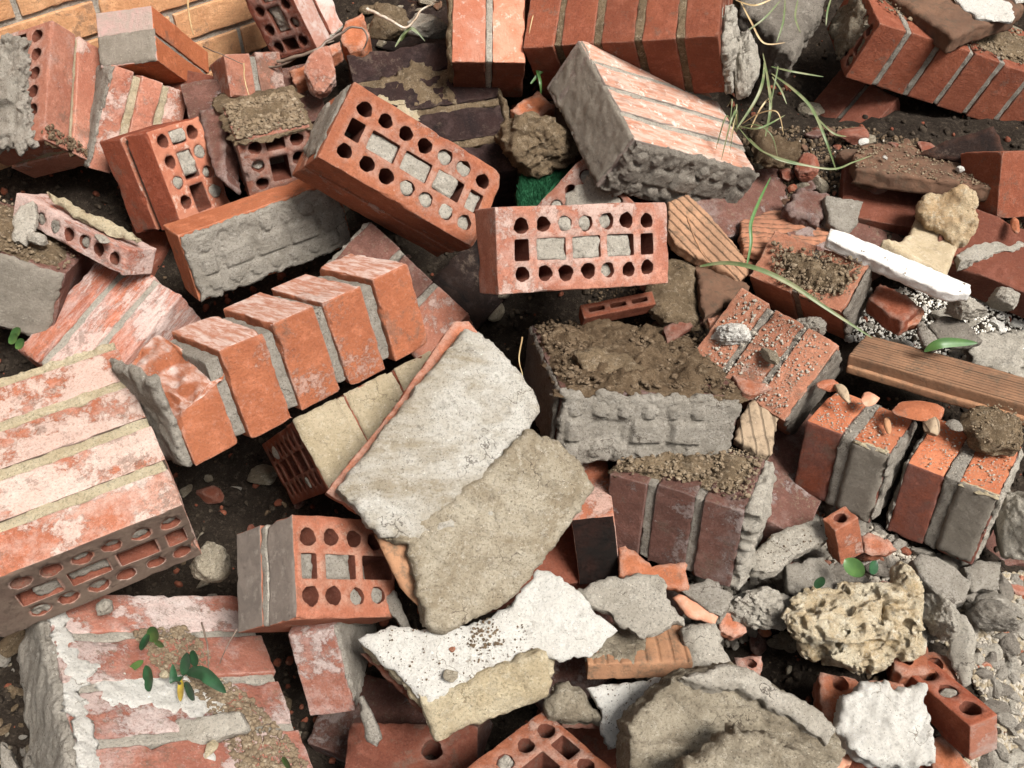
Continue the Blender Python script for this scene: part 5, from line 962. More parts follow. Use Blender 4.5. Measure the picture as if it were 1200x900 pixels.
C.bed(2,0,.007,M['grey'],plug=False,edge=.006,top=.003)
C=Chunk('CM','mortared_brickwork_block','block with a studded grey mortar front and soil covered top, right of centre','brickwork')
C.stack(3,M['purple'],joint=.010,jmat=M['grey'])
C.bed(2,0,.014,M['grey'],plug=True,edge=.006,top=.0014,bump=.012)
C.bed(0,0,.006,M['dgrey'],plug=False,edge=.003)
C.soil(1,0,'brown soil with white grit on the top of the studded mortar block',n=2600,h=.014,out=[(-.02,-.03),(1.03,-.02),(1.04,.9),(.9,1.04),(.0,1.02)],size=(.001,.0055))
C=Chunk('LB','single_brick','single salmon brick with soot black end under the sandy slab','brick')
mt=fm('half burnt clay',C,0,-1,(.012,.008,.006),(.03,.012,.008),(.008,.006,.005),ab=((.56,.2,.11),(.5,.16,.08)),bloom=(.75,.6,.52),amt=.45,sootamt=.02)
C.stack(1,mt,chips=.002)
C=Chunk('UB','brickwork_block','three purple brown upright bricks with soil cap below the studded mortar block','brickwork')
C.stack(3,M['purple'],joint=.012,jmat=M['grey'],rec=.003,chips=.003)
C.bed(2,1,.018,M['pale'],plug=False,edge=.008,top=.007)
C.soil(1,0,'soil and grit capping the three purple brown bricks',n=1500,h=.009,mat='clod',out=[(.05,.0),(1.0,.0),(1.0,.98),(.12,.92),(.2,.6),(.12,.3)])
C=Chunk('FB','perforated_brick_pair','grey ended perforated brick pair below the dark gap at lower left','brick')
mt=fm('clay with grey end',C,0,-1,(.22,.18,.15),(.28,.23,.19),(.34,.29,.24),ab=((.42,.15,.085),(.36,.12,.065)),bloom=(.55,.42,.32),amt=.3,sootamt=.2)
C.stack(2,mt,joint=.012,perf=0,plugs=(8,9) if False else (4,5,6,7,8,9)[2:],jmat=M['pale'],rec=.001,step=.006,plugmat=M['grey'])
C=Chunk('BLB','brickwork_block','broad block at the bottom left with white smeared brick courses and a seedling','brickwork')
C.stack(4,M['white'],joint=.013,jmat=M['pale'],rec=.002,chips=.007,shift=.002)
C.bed(0,0,.012,M['grey'],plug=False,edge=.006,top=.003)
C.bed(1,0,.004,M['plaster'],name='plaster_smear',plug=False,edge=.008,top=.002,out=[(.0,.0),(.06,.0),(.1,.35),(.2,.4),(.08,.5),(.1,.8),(.07,1),(0,1)])
C.bed(1,0,.003,M['plaster'],name='plaster_smear',plug=False,edge=.010,top=.002,out=[(.15,.42),(.55,.4),(.62,.55),(.8,.62),(.55,.7),(.3,.6),(.16,.62)])
C.soil(1,0,'crumbly soil and white grit around the seedling at the bottom left',n=2600,base=False,h=.008,out=[(.35,.22),(.62,.2),(.7,.35),(.66,.46),(.82,.6),(.9,.75),(.98,.98),(.66,1.0),(.62,.8),(.6,.62),(.42,.42)],mat='clod',size=(.001,.005))
C=Chunk('SB','single_brick','narrow pale pink brick standing beside the white plaster slab, lower left','brick')
C.stack(1,M['white'],chips=.003); C.bed(2,1,.005,M['grey'],plug=False,edge=.005)
C=Chunk('GPT','ribbed_tile','brown ribbed tile under the grey plaster piece, bottom middle','tile')
C.brick((0,0,0),C.d,M['rib'],ribs=(0,.016,.0022,1,0),chip=.003)
C.bed(1,0,.003,M['stone'],plug=False,edge=.008,top=.003,out=[(0.02,.05),(.5,.05),(.62,.6),(.4,.95),(.02,.95)])
C=Chunk('BP','perforated_brick','reddish perforated brick cut by the bottom edge, below the white slab','brick')
C.brick((0,0,0),C.d,M['orange'],holes=perf_layout(C.d[0],C.d[1]),plugs=(2,3,8,9,15),chip=.003,step=.006)
C=Chunk('SC','brick_fragment','small squared brick piece with one hole, beside a green leaf at right','brick')
C.brick((0,0,0),C.d,M['orange'],holes=[('c',C.d[0]*.5,C.d[1]*.45,min(C.d[:2])*.3,.01)],chip=.004,step=.0045)
C=Chunk('BR2','brick_fragment','red brick strip with a row of holes and grey end at the bottom right','brick')
mt=fm('red strip clay',C,0,-1,(.42,.3,.25),(.40,.16,.1),ab=((.42,.12,.06),(.33,.08,.04)),bloom=(.5,.34,.27),amt=.15,sootamt=.1)
C.brick((0,0,0),C.d,mt,holes=[('c',.021+i*.033,C.d[1]*.48,.0115,.01) for i in range(3)],plugs=(1,),chip=.003,step=.005)
C=Chunk('BE','brick_pair','two small reddish brick ends below the bright orange pair, upper left','brick')
C.stack(2,M['pink'],joint=.010,jmat=M['grey'],chips=.004)
C=Chunk('DP','perforated_brick','dark dusty brick with a single hole in the gap under the white slab','brick')
C.brick((0,0,0),C.d,M['red'],holes=[('c',C.d[0]*.65,C.d[1]*.5,.013,.01)],chip=.004)
# ================================================================ slabs, plaster, tiles
R_=plate_root('SLABU','plastered_slab','big pale plaster slab in two overlapping layers leaning across the centre','slab')
plate('SLABU','plaster_layer',None,None,'chalk',.03,parent=R_,edge=.003,top=.0025,r=.004,step=.0042)
plate('SLABL','render_layer',None,None,'sand',.045,parent=R_,edge=.004,top=.004,r=.007,step=.0042)
plate('SLABB','brick_core',None,None,'orange',.028,parent=R_,edge=.0015,top=.001)
plate('SLABT','tile_fragment',None,None,'rib',.02,parent=R_,edge=.001,top=.001)
R_=plate_root('WPT','plastered_slab','brilliant white plaster slab with yellowish broken front edge, bottom middle','slab')
plate('WPT','plaster_layer',None,None,'plaster',.010,parent=R_,edge=.004,top=.0022,r=.003,step=.005)
plate('WPB','mortar_layer',None,None,'cream',.034,parent=R_,edge=.005,top=.002,r=.004)
plate('WPF','broken_edge',None,None,'cream',.02,parent=R_,edge=.004,top=.003,r=.005)
plate('WPK','brick_layer',None,None,'deep',.02,parent=R_,edge=.003)
plate('GPL','plaster_fragment','pale grey plaster piece lying on the ribbed tile, bottom middle','plaster','pale',.012,edge=.005,top=.003)
plate('WED','mortar_fragment','grey wedge of mortar below the white slab with a thin tile under it','mortar','stone',.03,edge=.006,top=.006,r=.012)
plate('WEDT','tile_fragment','thin dark red tile under the grey mortar wedge','tile','red',.012)
plate('WPS','plaster_fragment','speckled white plaster piece left of the large brown stone slab','plaster','plaster',.014,edge=.004,top=.003)
def ridge(V):
    return fbm(np.column_stack([V[:,0]*9,V[:,1]*55,V[:,0]*0]),5,4)*.016-np.clip(V[:,1]*.25,-.02,.02)
R_=plate_root('BST','stone_slab','large brown layered mortar stone at the bottom edge, right of middle','stone')
plate('BST','broken_face',None,None,'stone',.06,parent=R_,edge=.004,top=.006,r=.003,step=.0035,hfn=ridge)
plate('BSTR','top_face',None,None,'pale',.03,parent=R_,edge=.004,top=.004,r=.004,step=.004)
plate('BST2','stone_slab','smaller peaked brown stone in front of the large one at the bottom edge','stone','stone',.05,edge=.006,top=.006,r=.010,step=.0035,hfn=ridge)
R_=plate_root('TOPROCK','plastered_tile','dark layered tile with flaking white plaster on top at the top right corner','tile')
plate('TOPROCK','tile_body',None,None,'ribdark',.03,parent=R_,edge=.003,top=.002,r=.003)
v0=PLATE['TOPROCK']; 
def subplate(src,parent,name,mat,pts,lift,th,label=None,**k):
    p=PLATE[src]; O=np.array(p['o']); lo=O.min(0);hi=O.max(0); q=[(lo[0]+(hi[0]-lo[0])*a,lo[1]+(hi[1]-lo[1])*b) for a,b in pts]
    PLATE['_t']=dict(p,o=q,h=[],c=(np.array(p['c'])+np.array(p['N'])*lift).tolist()); return plate('_t',name,None,None,mat,th,parent=parent,**k)
subplate('TOPROCK',R_,'plaster_flake','plaster',[(.28,.75),(.42,.22),(.62,.2),(.68,.42),(.5,.8)],.005,.006,edge=.006,top=.002)
subplate('TOPROCK',R_,'plaster_flake','plaster',[(.55,.82),(.72,.45),(.93,.52),(.97,.62),(.85,.9)],.005,.006,edge=.006,top=.002)
plate('TGB','mortar_block','grey mortar lump with grass hanging over it at the top edge','mortar','dgrey',.06,edge=.006,top=.006,r=.01)
R_=plate_root('SLAT','hollow_tile','soil covered hollow clay tile lying flat below the long brick row','tile')
plate('SLAT','tile_body',None,None,'ribdark',.026,parent=R_,edge=.003,top=.004)
plate('DBOARD','dark_tile','dark triangular tile with pale broken edge, right edge below the brick row','tile','black',.02,edge=.002,top=.001)
plate('WBD','glazed_board','narrow white slanting board with grey front edge, upper right','board','wpaint',.02,edge=.002,top=.0006,r=.0015)
plate('DSL','slate_fragment','dark grey slab piece beside the green leaf, right side','stone','dgrey',.014,edge=.003)
plate('GSL2','mortar_fragment','thin grey mortar sliver standing beside the dark slab piece','mortar','grey',.012,edge=.003)
plate('CLOD','soil_clod','dark flat soil clod on the ribbed board at the right edge','clod','clod',.03,edge=.006,top=.005,r=.012)
plate('RBP','ribbed_brick_piece','orange brown ribbed brick piece under the white board','brick','deep',.03,edge=.003,top=.002)
plate('RBP2','brick_chip','bright broken orange end of the ribbed piece under the white board','brick','bright',.02,edge=.004)
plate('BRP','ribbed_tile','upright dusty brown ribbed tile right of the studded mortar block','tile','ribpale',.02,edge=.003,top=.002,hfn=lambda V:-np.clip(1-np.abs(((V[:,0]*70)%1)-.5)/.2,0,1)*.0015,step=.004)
plate('ORT','tile_fragment','orange hollow tile sliver above the dusty ribbed tile','tile','orange',.018,edge=.002)
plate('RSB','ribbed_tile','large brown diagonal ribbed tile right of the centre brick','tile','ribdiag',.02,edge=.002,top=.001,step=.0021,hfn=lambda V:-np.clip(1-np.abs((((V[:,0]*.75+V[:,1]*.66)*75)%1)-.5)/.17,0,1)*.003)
plate('SLT','slotted_tile','thin orange tile with three slots under the centre brick','tile','deep',.02,edge=.001,top=.0006,holes=None) if False else None
def slotted():
    p=PLATE['SLT']; O=np.array(p['o']); c=np.array(p['c']); a=O[1]-O[0]; w=np.linalg.norm(a); ex=a/w; h=np.linalg.norm(O[3]-O[0])
    U=np.array(p['U'])*ex[0]+np.array(p['V'])*ex[1]; Nn=np.array(p['N']); Vv=np.cross(Nn,U); R=np.stack([U,Vv,Nn],1)
    root=empty('slotted_tile',c,R,label='thin orange tile with three slots lying under the centre brick',cat='tile')
    H=[('r',w*f-w/2+w/2,h/2,w*.11,h*.16) for f in (.2,.5,.8)]
    v,F=perfbrick(np.array([w,h,.03]),H,step=.005); v=boxdeform(v.copy(),[w,h,.03],5,chip=.002)
    obj('tile_body',v-np.array([w/2,h/2,.03]),F,M['deep'],root)
slotted()
plate('CLD2','soil_clod','brown rooty clod below the right end of the centre brick','clod','clod',.03,edge=.006,top=.009,r=.012)
plate('BRD2','ribbed_tile','soil stained ribbed tile chip right of the rooty clod','tile','ribdark',.016,edge=.004,top=.003)
plate('ORS','brick_chip','orange red brick chip under the rooty clod','brick','red',.014)
plate('ORS2','tile_fragment','small orange hollow tile end above the white stone','tile','bright',.012)
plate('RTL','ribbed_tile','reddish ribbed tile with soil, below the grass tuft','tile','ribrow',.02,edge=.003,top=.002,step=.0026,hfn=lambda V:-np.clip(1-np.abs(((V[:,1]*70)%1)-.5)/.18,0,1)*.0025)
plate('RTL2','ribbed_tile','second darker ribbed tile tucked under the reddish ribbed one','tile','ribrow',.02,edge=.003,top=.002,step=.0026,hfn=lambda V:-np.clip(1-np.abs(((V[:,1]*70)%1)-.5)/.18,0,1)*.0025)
plate('BGP','brick_chip','purple brown brick lump above the ribbed tile near the white board','brick','purple',.04,edge=.005,r=.006)
plate('GGP','mortar_fragment','smooth grey mortar wedge left of the white board end','mortar','grey',.04,edge=.003)
plate('OPS','brick_chip','small orange brick piece with a pale stripe beside the black bricks','brick','bright',.03,edge=.002)
plate('ORB','brick_chip','orange brick end with a curled twig at the top, left of middle','brick','bright',.04,edge=.003)
plate('ORD','brick_chip','orange brick chip between the brick ends and the standing dark pair','brick','bright',.03,edge=.003)
plate('ORD2','brick_chip','orange brick chip under the black twig','brick','orange',.03,edge=.003)
plate('GBK','brick_chip','grey brown brick end behind the cracked dark red pair','brick','purple',.04,edge=.003)
plate('TC1','broken_tile','large broken orange tile shard below the purple brown bricks','tile','bright',.012,edge=.004,top=.003)
plate('TC2','broken_tile','orange brick shard beside the small squared brick piece','brick','orange',.03,edge=.004)
plate('TC3','brick_chip','orange brick chip among grey mortar pieces, bottom right of middle','brick','orange',.02,edge=.005)
plate('CA','mortar_slab','pale grey mortar slab with soil specks left of the small squared brick','mortar','pale',.025,edge=.004,top=.003)
plate('CB2','mortar_slab','grey mortar slab directly above the porous limestone','mortar','grey',.025,edge=.005,top=.003)
plate('CC','mortar_wedge','long angular grey mortar wedge right of the porous limestone','mortar','grey',.03,edge=.003,top=.002)
plate('CD','mortar_block','squared grey mortar piece under the right two-brick block','mortar','grey',.03,edge=.003,top=.002)
plate('CG1','mortar_block','grey angular mortar block at the foot of the purple brown bricks','mortar','grey',.035,edge=.004,top=.002)
plate('CG2','tile_sliver','narrow pinkish tile sliver leaning on the grey angular block','tile','ribpink',.01,edge=.002)
plate('CH','mortar_fragment','pinkish grey mortar lump right of the brown ribbed tile','mortar','pale',.035,edge=.006,top=.004,r=.008)
plate('CK','brick_chip','pink brick chip with half a hole above the large brown stone','brick','pink',.02,edge=.002)
plate('SLV','tile_sliver','upright mortar coated tile sliver left of the white slab','tile','grey',.01,edge=.003)
plate('BR1','perforated_brick','broken orange brick with one hole under the white chalky lump','brick','orange',.04,edge=.003,r=.002)
plate('BR1B','brick_fragment','dark red brick remnant below the white chalky lump','brick','deep',.03,edge=.004)
plate('BR3','perforated_brick','broken red brick with two round holes behind the white chalky lump','brick','orange',.035,edge=.003,r=.002)
plate('FIN','mortar_coated_shard','upright mortar coated brick shard standing behind the holed red brick','brick','pale',.012,edge=.003)
plate('BR4','ribbed_tile','pale pink ribbed tile corner left of the white chalky lump','tile','ribpink',.02,edge=.002,step=.0022,hfn=lambda V:-np.clip(1-np.abs(((V[:,1]*110)%1)-.5)/.2,0,1)*.0018)
plate('BR5','brick_chip','orange brick chip right of the white chalky lump at the bottom edge','brick','bright',.02,edge=.003)
plate('WCH','chalky_lump','brilliant white chalky plaster lump at the bottom right','plaster','plaster',.03,edge=.004,top=.007,r=.006,step=.0034)
plate('DISC','mortar_disc','rounded pale mortar disc on the left end of the holed split brick','mortar','pale',.012,edge=.003,top=.002)
plate('STRIP','mortar_strip','long pale strip of squeezed mortar along the holed split brick','mortar','cream',.014,edge=.004,top=.005,r=.006)
plate('MRL','mortar_fragment','pale mortar ledge on dark bricks at the right edge','mortar','pale',.02,edge=.005,top=.004)
plate('PKW','plaster_fragment','pinkish dusty plaster patch among white grit at the right edge','plaster','pale',.02,edge=.01,top=.004)
plate('LTB','soil_clod','dark soil clod under the grass tuft, upper right','clod','soil',.03,edge=.008,top=.008,r=.015)
plate('CMS','mortar_flake','flat mortar flake tilted on the soil of the studded mortar block','mortar','clod',.012,edge=.006,top=.004)
plate('BLS','mortar_fragment','grey wedge shaped stone on the white smear at the bottom left','mortar','pale',.02,edge=.004,top=.003)
plate('GRK1','mortar_fragment','grey mortar corner at the bottom left edge of the photo','mortar','grey',.03)
plate('GRK2','mortar_fragment','narrow grey mortar chip beside the bottom left block','mortar','grey',.03)
plate('LFS','mortar_sliver','thin grey mortar sliver between the perforated pair and the white slab','mortar','grey',.01)
def turf():
    p=PLATE['GRT']; v,F=plate_mesh(p['o'],.012,4,top=.004,edge=.006); rg=np.random.default_rng(3); P=np.array(p['o']); V=[v];T=[];n=len(v)
    c=rg.uniform(P.min(0),P.max(0),(6000,2)); c=c[in_poly(c,P)]
    for q in c:
        a=rg.uniform(0,6.28); d=np.array([math.cos(a),math.sin(a),0])*.0006; t=np.array([rg.normal()*.002,rg.normal()*.002,.006+rg.random()*.004]); b=np.array([q[0],q[1],-.001])
        V.append(np.array([b-d,b+d,b+t])); T.append((n,n+1,n+2)); n+=3
    v=np.concatenate(V); R=np.stack([p['U'],p['V'],p['N']],1); w=v@R.T+np.array(p['c'])
    setprops(obj('artificial_turf',w,F+[np.array(T)],M['turf']),'scrap of dark green artificial turf between the black bricks and the centre brick','turf')
turf()
# ================================================================ rocks
rock('MOSS','gravel_lump','rough straw coloured lump of gravelly mortar right of the black bricks','mortar','clod',rough=.16,amp=.25)
def blob(key,name,label,cat,mat,parts,vox,disp,pits=None):
    """union of several boulders, remeshed, then roughened and pitted"""
    V=[];T=[];n=0
    for i,(u,v,off,r,sd) in enumerate(parts):
        d0=126/(1-.486*(450-v)/1100)+off; c=np.array([(u-600)/1100*d0,(450-v)/1100*d0,-d0])/100
        a,f=rock_mesh(np.array(r)/100,sd,4,12,.05,.12); V.append(a+c);T.append(f+n);n+=len(a)
    v=np.concatenate(V); cr=np.array([[1,0,0],[0,.70711,-.70711],[0,.70711,.70711]]); v=v@cr.T+np.array([0,0,1.35])
    me=mesh_from('tmp',v,[np.concatenate(T)],M[mat]); o=bpy.data.objects.new('tmp',me); COL.objects.link(o)
    m=o.modifiers.new('r','REMESH'); m.mode='VOXEL'; m.voxel_size=vox
    dg=bpy.context.evaluated_depsgraph_get(); e=o.evaluated_get(dg); em=e.to_mesh()
    co=np.zeros(len(em.vertices)*3); em.vertices.foreach_get('co',co); co=co.reshape(-1,3); nr=np.zeros(len(em.vertices)*3); em.vertices.foreach_get('normal',nr); nr=nr.reshape(-1,3)
    q=np.array([p.vertices[:] for p in em.polygons if len(p.vertices)==4]); e.to_mesh_clear(); bpy.data.objects.remove(o,do_unlink=True)
    h=fbm(co*45,2,4)*disp
    if pits:
        for sc,th,dp in pits:
            nn=fbm(co*sc+5,9,2); h=h-np.clip((nn-th)/.12,0,1)*dp
    co=co+nr*h[:,None]; ob=obj(name,co,[q],M[mat]); setprops(ob,label,cat); return ob
blob('ROCK','porous_limestone','porous yellow white limestone with soil on it, bottom right','rock','lime',
 [(968,738,3,(6.2,1.6,3.4),3),(1000,728,3.5,(5.5,1.6,3.6),33),(1040,712,4,(4.0,2.6,3.4),4),(1062,695,4,(1.9,4.3,2.6),5),(1066,745,5,(2.2,4.4,2.6),8),(1045,735,5,(4,4,3),18),(1000,765,6,(4.6,2.6,3.0),6),(1012,695,5,(4.6,1.8,2.6),7),(950,720,3,(4,1.4,2.4),11),(975,712,5,(6,2.4,3),12),(985,752,7,(5,3,3),13)],.0019,.005,pits=[(60,.12,.009),(140,.2,.004),(28,.35,.012)])
R_=plate_root('SHF','curved_limestone','curved ochre limestone fragment with rough face standing behind the white board','rock')
plate('SHF','rough_face',None,None,'shell',.05,parent=R_,edge=.004,top=.008,r=.004,step=.003)
plate('SHB','smooth_flank',None,None,'shellb',.04,parent=R_,edge=.002,top=.001,r=.006,step=.004,hfn=lambda V:((V[:,0]-V[:,0].mean())**2)*4-.004)
rock('PINKR','mortar_lump','pinkish pale mortar lump at the right edge beside the two-brick block','mortar','pale')
rock('GREYR','pitted_stone','white and grey pitted stone right of the porous limestone','stone','pale',rough=.12)
rock('GREYR2','stone','rounded light grey stone at the right edge above the gravel','stone','grey')
rock('WR1','stone','lumpy grey white mortar stone on the white grit by the board tip','stone','pale',rough=.12)
rock('WR2','stone','squared pale mortar stone near the right edge on orange tile','stone','pale')
rock('WR3','stone','white mortar stone left of the long grass blade','stone','plaster',rough=.1)
rock('GR3','stone','grey twisted mortar stone on the dusty orange bricks','stone','grey',rough=.15)
rock('CRUM','mortar_lump','crumbly pale mortar mass between grey pieces, lower right of middle','mortar','pale',rough=.16,amp=.3)
rock('STN1','stone','round white stone next to the pale mortar disc','stone','pale')
rock('BLR1','stone','little pale stone on the top course of the bottom left block','stone','pale')
rock('GTOP','stone','angular pale stone in the grass gap at the top middle','stone','pale')
rock('GTOP2','mortar_lump','broken tan mortar lump beside the orange brick end at the top','mortar','clod')
rock('TR2M','mortar_lump','cracked grey mortar lump on the right end of the long top row','mortar','pale',rough=.1)
rock('BRKT','brick_lump','weathered pale and orange brick lump touching the tilted brick corner','brick','pink')
rock('FLR','stone','rounded mortar pebble in the open joint of the orange headers','stone','pale')
rock('FLR2','stone','second smaller mortar pebble left of the open joint','stone','pale')
rock('RUB1','rubble_lump','dark rubble lump in the gap right of the front left block','stone','stone')
rock('CONE','stone','oval cream pebble below the two-brick blocks','stone','cream')
rock('WRS','brick_chip','little orange chip on the white grit at right','brick','bright')
# ================================================================ loose stones and chips
def tri(P,q): return q
def scatter(region,n,size,mats,name,labels,cat,group,seed,lift=.6):
    """single stones, each an object of its own, lying on the heap"""
    rg=np.random.default_rng(seed); PP=groundpts(region,n,rg)
    for k,p in enumerate(PP):
        s=size[0]+(size[1]-size[0])*rg.random()**2.2
        v,f=PROTOH[rg.integers(0,14)]; key=(id(v),mats[k%len(mats)],name)
        if key not in _sc: _sc[key]=mesh_from(name,v*.01,[f],M[mats[k%len(mats)]],smooth=False)
        o=bpy.data.objects.new(name,_sc[key]); COL.objects.link(o)
        sc=(s,s*rg.uniform(.55,.9),s*rg.uniform(.35,.65)); 
        Rm=Matrix.Rotation(rg.uniform(0,6.28),3,'Z')@Matrix.Rotation(rg.normal()*.45,3,'X')
        o.matrix_world=Matrix.LocRotScale(Vector((p[0],p[1],gz(p[0],p[1])+sc[2]*lift)),Rm.to_quaternion(),Vector(sc)*100); setprops(o,labels,cat,group)
_sc={}
RG=[(1055,690),(1215,670),(1215,915),(1110,915),(1165,850),(1120,760),(1060,740)]
RM=[(850,600),(940,560),(1060,640),(1200,690),(1080,760),(920,720),(860,760),(780,760),(800,690)]
RW=[(1000,350),(1100,330),(1215,350),(1215,460),(1130,450),(1040,410),(990,400)]
RT=[(860,150),(1010,150),(1200,200),(1200,270),(1100,230),(980,260),(870,300),(790,290)]
scatter(RG,260,(.004,.015),['grey','pale','pale','grey','dgrey'],'gravel_stone','small grey stone in the gravel at the lower right','stone','gravel stones at the lower right',1)
scatter(RM,270,(.005,.022),['grey','pale','dgrey','grey'],'mortar_stone','small mortar stone in the grey rubble below the two-brick blocks','stone','mortar stones below the two-brick blocks',2)
scatter(RM,34,(.007,.018),['orange','bright','pink'],'brick_chip','little orange brick chip in the grey rubble below the two-brick blocks','brick','brick chips below the two-brick blocks',7)
scatter(RG,18,(.006,.013),['orange','bright'],'brick_chip','little orange brick chip in the gravel at the lower right','brick','brick chips in the lower right gravel',8)
scatter(RW,130,(.003,.013),['plaster','pale','pale','plaster'],'white_stone','small white stone in the pale grit right of the white board','stone','white stones in the pale grit',3)
scatter(RT,90,(.004,.014),['clod','ribdark','pale','stone','soil'],'rubble_stone','small soil stained stone below the grass tuft','stone','soil stained stones below the grass',4)
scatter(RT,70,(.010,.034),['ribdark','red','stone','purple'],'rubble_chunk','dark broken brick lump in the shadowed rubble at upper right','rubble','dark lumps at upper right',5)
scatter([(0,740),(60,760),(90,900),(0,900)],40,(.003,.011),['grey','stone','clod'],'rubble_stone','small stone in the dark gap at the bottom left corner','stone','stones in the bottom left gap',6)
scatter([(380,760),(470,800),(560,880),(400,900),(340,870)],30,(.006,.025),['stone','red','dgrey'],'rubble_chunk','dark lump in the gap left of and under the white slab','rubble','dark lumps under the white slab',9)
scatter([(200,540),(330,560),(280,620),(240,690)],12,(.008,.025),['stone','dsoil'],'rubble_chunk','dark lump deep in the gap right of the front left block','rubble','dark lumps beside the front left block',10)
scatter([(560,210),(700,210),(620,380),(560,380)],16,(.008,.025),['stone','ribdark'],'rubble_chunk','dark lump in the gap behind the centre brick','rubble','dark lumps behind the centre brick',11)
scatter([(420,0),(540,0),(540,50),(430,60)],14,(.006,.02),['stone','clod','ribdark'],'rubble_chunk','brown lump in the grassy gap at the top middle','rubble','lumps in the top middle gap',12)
scatter([(690,330),(880,300),(880,480),(800,400),(690,390)],34,(.004,.016),['clod','soil','pale','ribdark'],'rubble_stone','small soil stained stone behind the studded mortar block','stone','stones behind the studded mortar block',13)
def grit(region,n,size,mat,name,label,cat,seed,h=.0):
    rg=np.random.default_rng(seed); P=groundpts(region,n,rg); S=size[0]+(size[1]-size[0])*rg.random(len(P))**3; P[:,2]+=h*rg.random(len(P))+S*.3
    v,F=crumbs_mesh(P,S,seed,flat=1); setprops(obj(name,v,F,M['c_'+mat],smooth=False),label,cat,kind='stuff')
ALL=[(-40,-60),(1240,-60),(1240,940),(-40,940)]
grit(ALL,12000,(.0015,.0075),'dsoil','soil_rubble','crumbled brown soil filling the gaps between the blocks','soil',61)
grit(ALL,900,(.0015,.006),'soil','mortar_rubble','crumbled mortar filling the gaps between the blocks','rubble',62)
grit(ALL,1500,(.0015,.009),'red','brick_crumbs','dark red brick crumbs in the gaps between the blocks','rubble',63)
grit(RG,9000,(.0012,.006),'grey','fine_gravel','fine grey gravel covering the ground at the lower right','gravel',21)
grit(RG,6500,(.001,.006),'stone','fine_gravel','fine pale gravel mixed into the lower right ground','gravel',22)
grit(RM,7000,(.001,.006),'grey','mortar_grit','dark mortar grit between the pieces below the two-brick blocks','gravel',23)
grit(RM,5000,(.001,.005),'pale','mortar_grit','pale mortar grit between the pieces below the two-brick blocks','gravel',24)
grit(RW,6500,(.0009,.0036),'plaster','white_grit','crushed white plaster grit right of the white board','grit',25,h=.003)
grit(RT,6500,(.001,.005),'soil','soil_crumbs','dark soil crumbs below the grass tuft','soil',26)
grit(RT,500,(.001,.0035),'pale','pale_grit','pale grit scattered in the soil below the grass tuft','grit',27)
grit([(690,330),(880,300),(880,480),(800,400),(690,390)],2400,(.001,.004),'soil','soil_crumbs','soil crumbs behind the studded mortar block','soil',28)
scatter(ALL,150,(.006,.022),['red','stone','grey','deep','purple','stone','clod'],'rubble_chunk','broken brick or mortar lump down in a gap between the blocks','rubble','lumps in the gaps',64)
# grit lying on the white slab
def plate_grit(key,n,size,mat,name,label,region,seed,cat='grit'):
    p=PLATE[key]; rg=np.random.default_rng(seed); O=np.array(p['o']); lo=O.min(0);hi=O.max(0); R=lo+(hi-lo)*np.array(region); P=[]
    while len(P)<n:
        c=rg.uniform(R.min(0),R.max(0),(1,2))
        if in_poly(c,R)[0] and in_poly(c,O)[0]: P.append((c[0,0],c[0,1],.001))
    v,F=crumbs_mesh(np.array(P),[size[0]+(size[1]-size[0])*rg.random()**3 for _ in P],seed); Rm=np.stack([p['U'],p['V'],p['N']],1)
    setprops(obj(name,v@Rm.T+np.array(p['c']),F,M['c_'+mat],smooth=False),label,cat,kind='stuff')
plate_grit('WPT',300,(.0006,.0018),'soil','soil_specks','dark soil specks sprinkled on the brilliant white slab',[(0,.2),(.5,.0),(.75,.3),(.6,.75),(.1,.75)],31)
plate_grit('WPT',110,(.0008,.0032),'soil','soil_specks','little heap of dark crumbs in the middle of the white slab',[(.42,.4),(.52,.35),(.6,.5),(.46,.68)],32)
plate_grit('WBD',30,(.0006,.0018),'clod','soil_specks','crumbs on the white slanting board',[(0,0),(1,0),(1,1),(0,1)],38)
plate_grit('WPS',80,(.0006,.0018),'soil','soil_specks','dark specks on the speckled plaster piece',[(0,0),(1,0),(1,1),(0,1)],33)
plate_grit('CA',80,(.0006,.002),'soil','soil_specks','dark specks on the pale mortar slab',[(0,0),(1,0),(1,1),(0,1)],34)
plate_grit('SLAT',700,(.001,.0035),'clod','soil_crumbs','soil crumbs on the hollow clay tile',[(0,0),(1,0),(1,1),(0,1)],35)
plate_grit('WOODX' if 'WOODX' in PLATE else 'CLOD',200,(.001,.003),'clod','soil_crumbs','crumbs on the flat soil clod at the right edge',[(0,0),(1,0),(1,1),(0,1)],36)
# chips lying on the two-brick blocks
def chip(u,v,off,r,mat,name,label,cat,seed):
    d0=126/(1-.486*(450-v)/1100)+off; c=np.array([(u-600)/1100*d0,(450-v)/1100*d0,-d0])/100
    cr=np.array([[1,0,0],[0,.70711,-.70711],[0,.70711,.70711]]); c=cr@c+np.array([0,0,1.35])
    q,f=rock_mesh(np.array(r)/100,seed,4,9,.03,.05,.97); a=seed*1.3; R=np.array([[math.cos(a),-math.sin(a),0],[math.sin(a),math.cos(a),0],[0,0,1]])
    o=obj(name,q@R.T+c,[f],M[mat]); setprops(o,label,cat)
chip(1073,480,-2.2,(3.6,1.7,.5),'bright','tile_shard','largest orange shard lying on the gap between the two-brick blocks','tile',41)
chip(1090,497,-2.6,(2.2,1.2,.8),'ribpale','tile_shard','tan tile shard in front of the largest orange shard','tile',42)
chip(1118,498,-2.5,(1.1,.8,.4),'grey','stone','flat grey chip right of the tan tile shard','stone',43)
chip(1018,467,-.5,(1.6,1.0,.4),'ribpink','tile_shard','pinkish shard on the back of the left two-brick block','tile',44)
chip(988,460,-.8,(1.7,.7,.6),'ribpale','tile_shard','pointed tan shard behind the left two-brick block','tile',45)
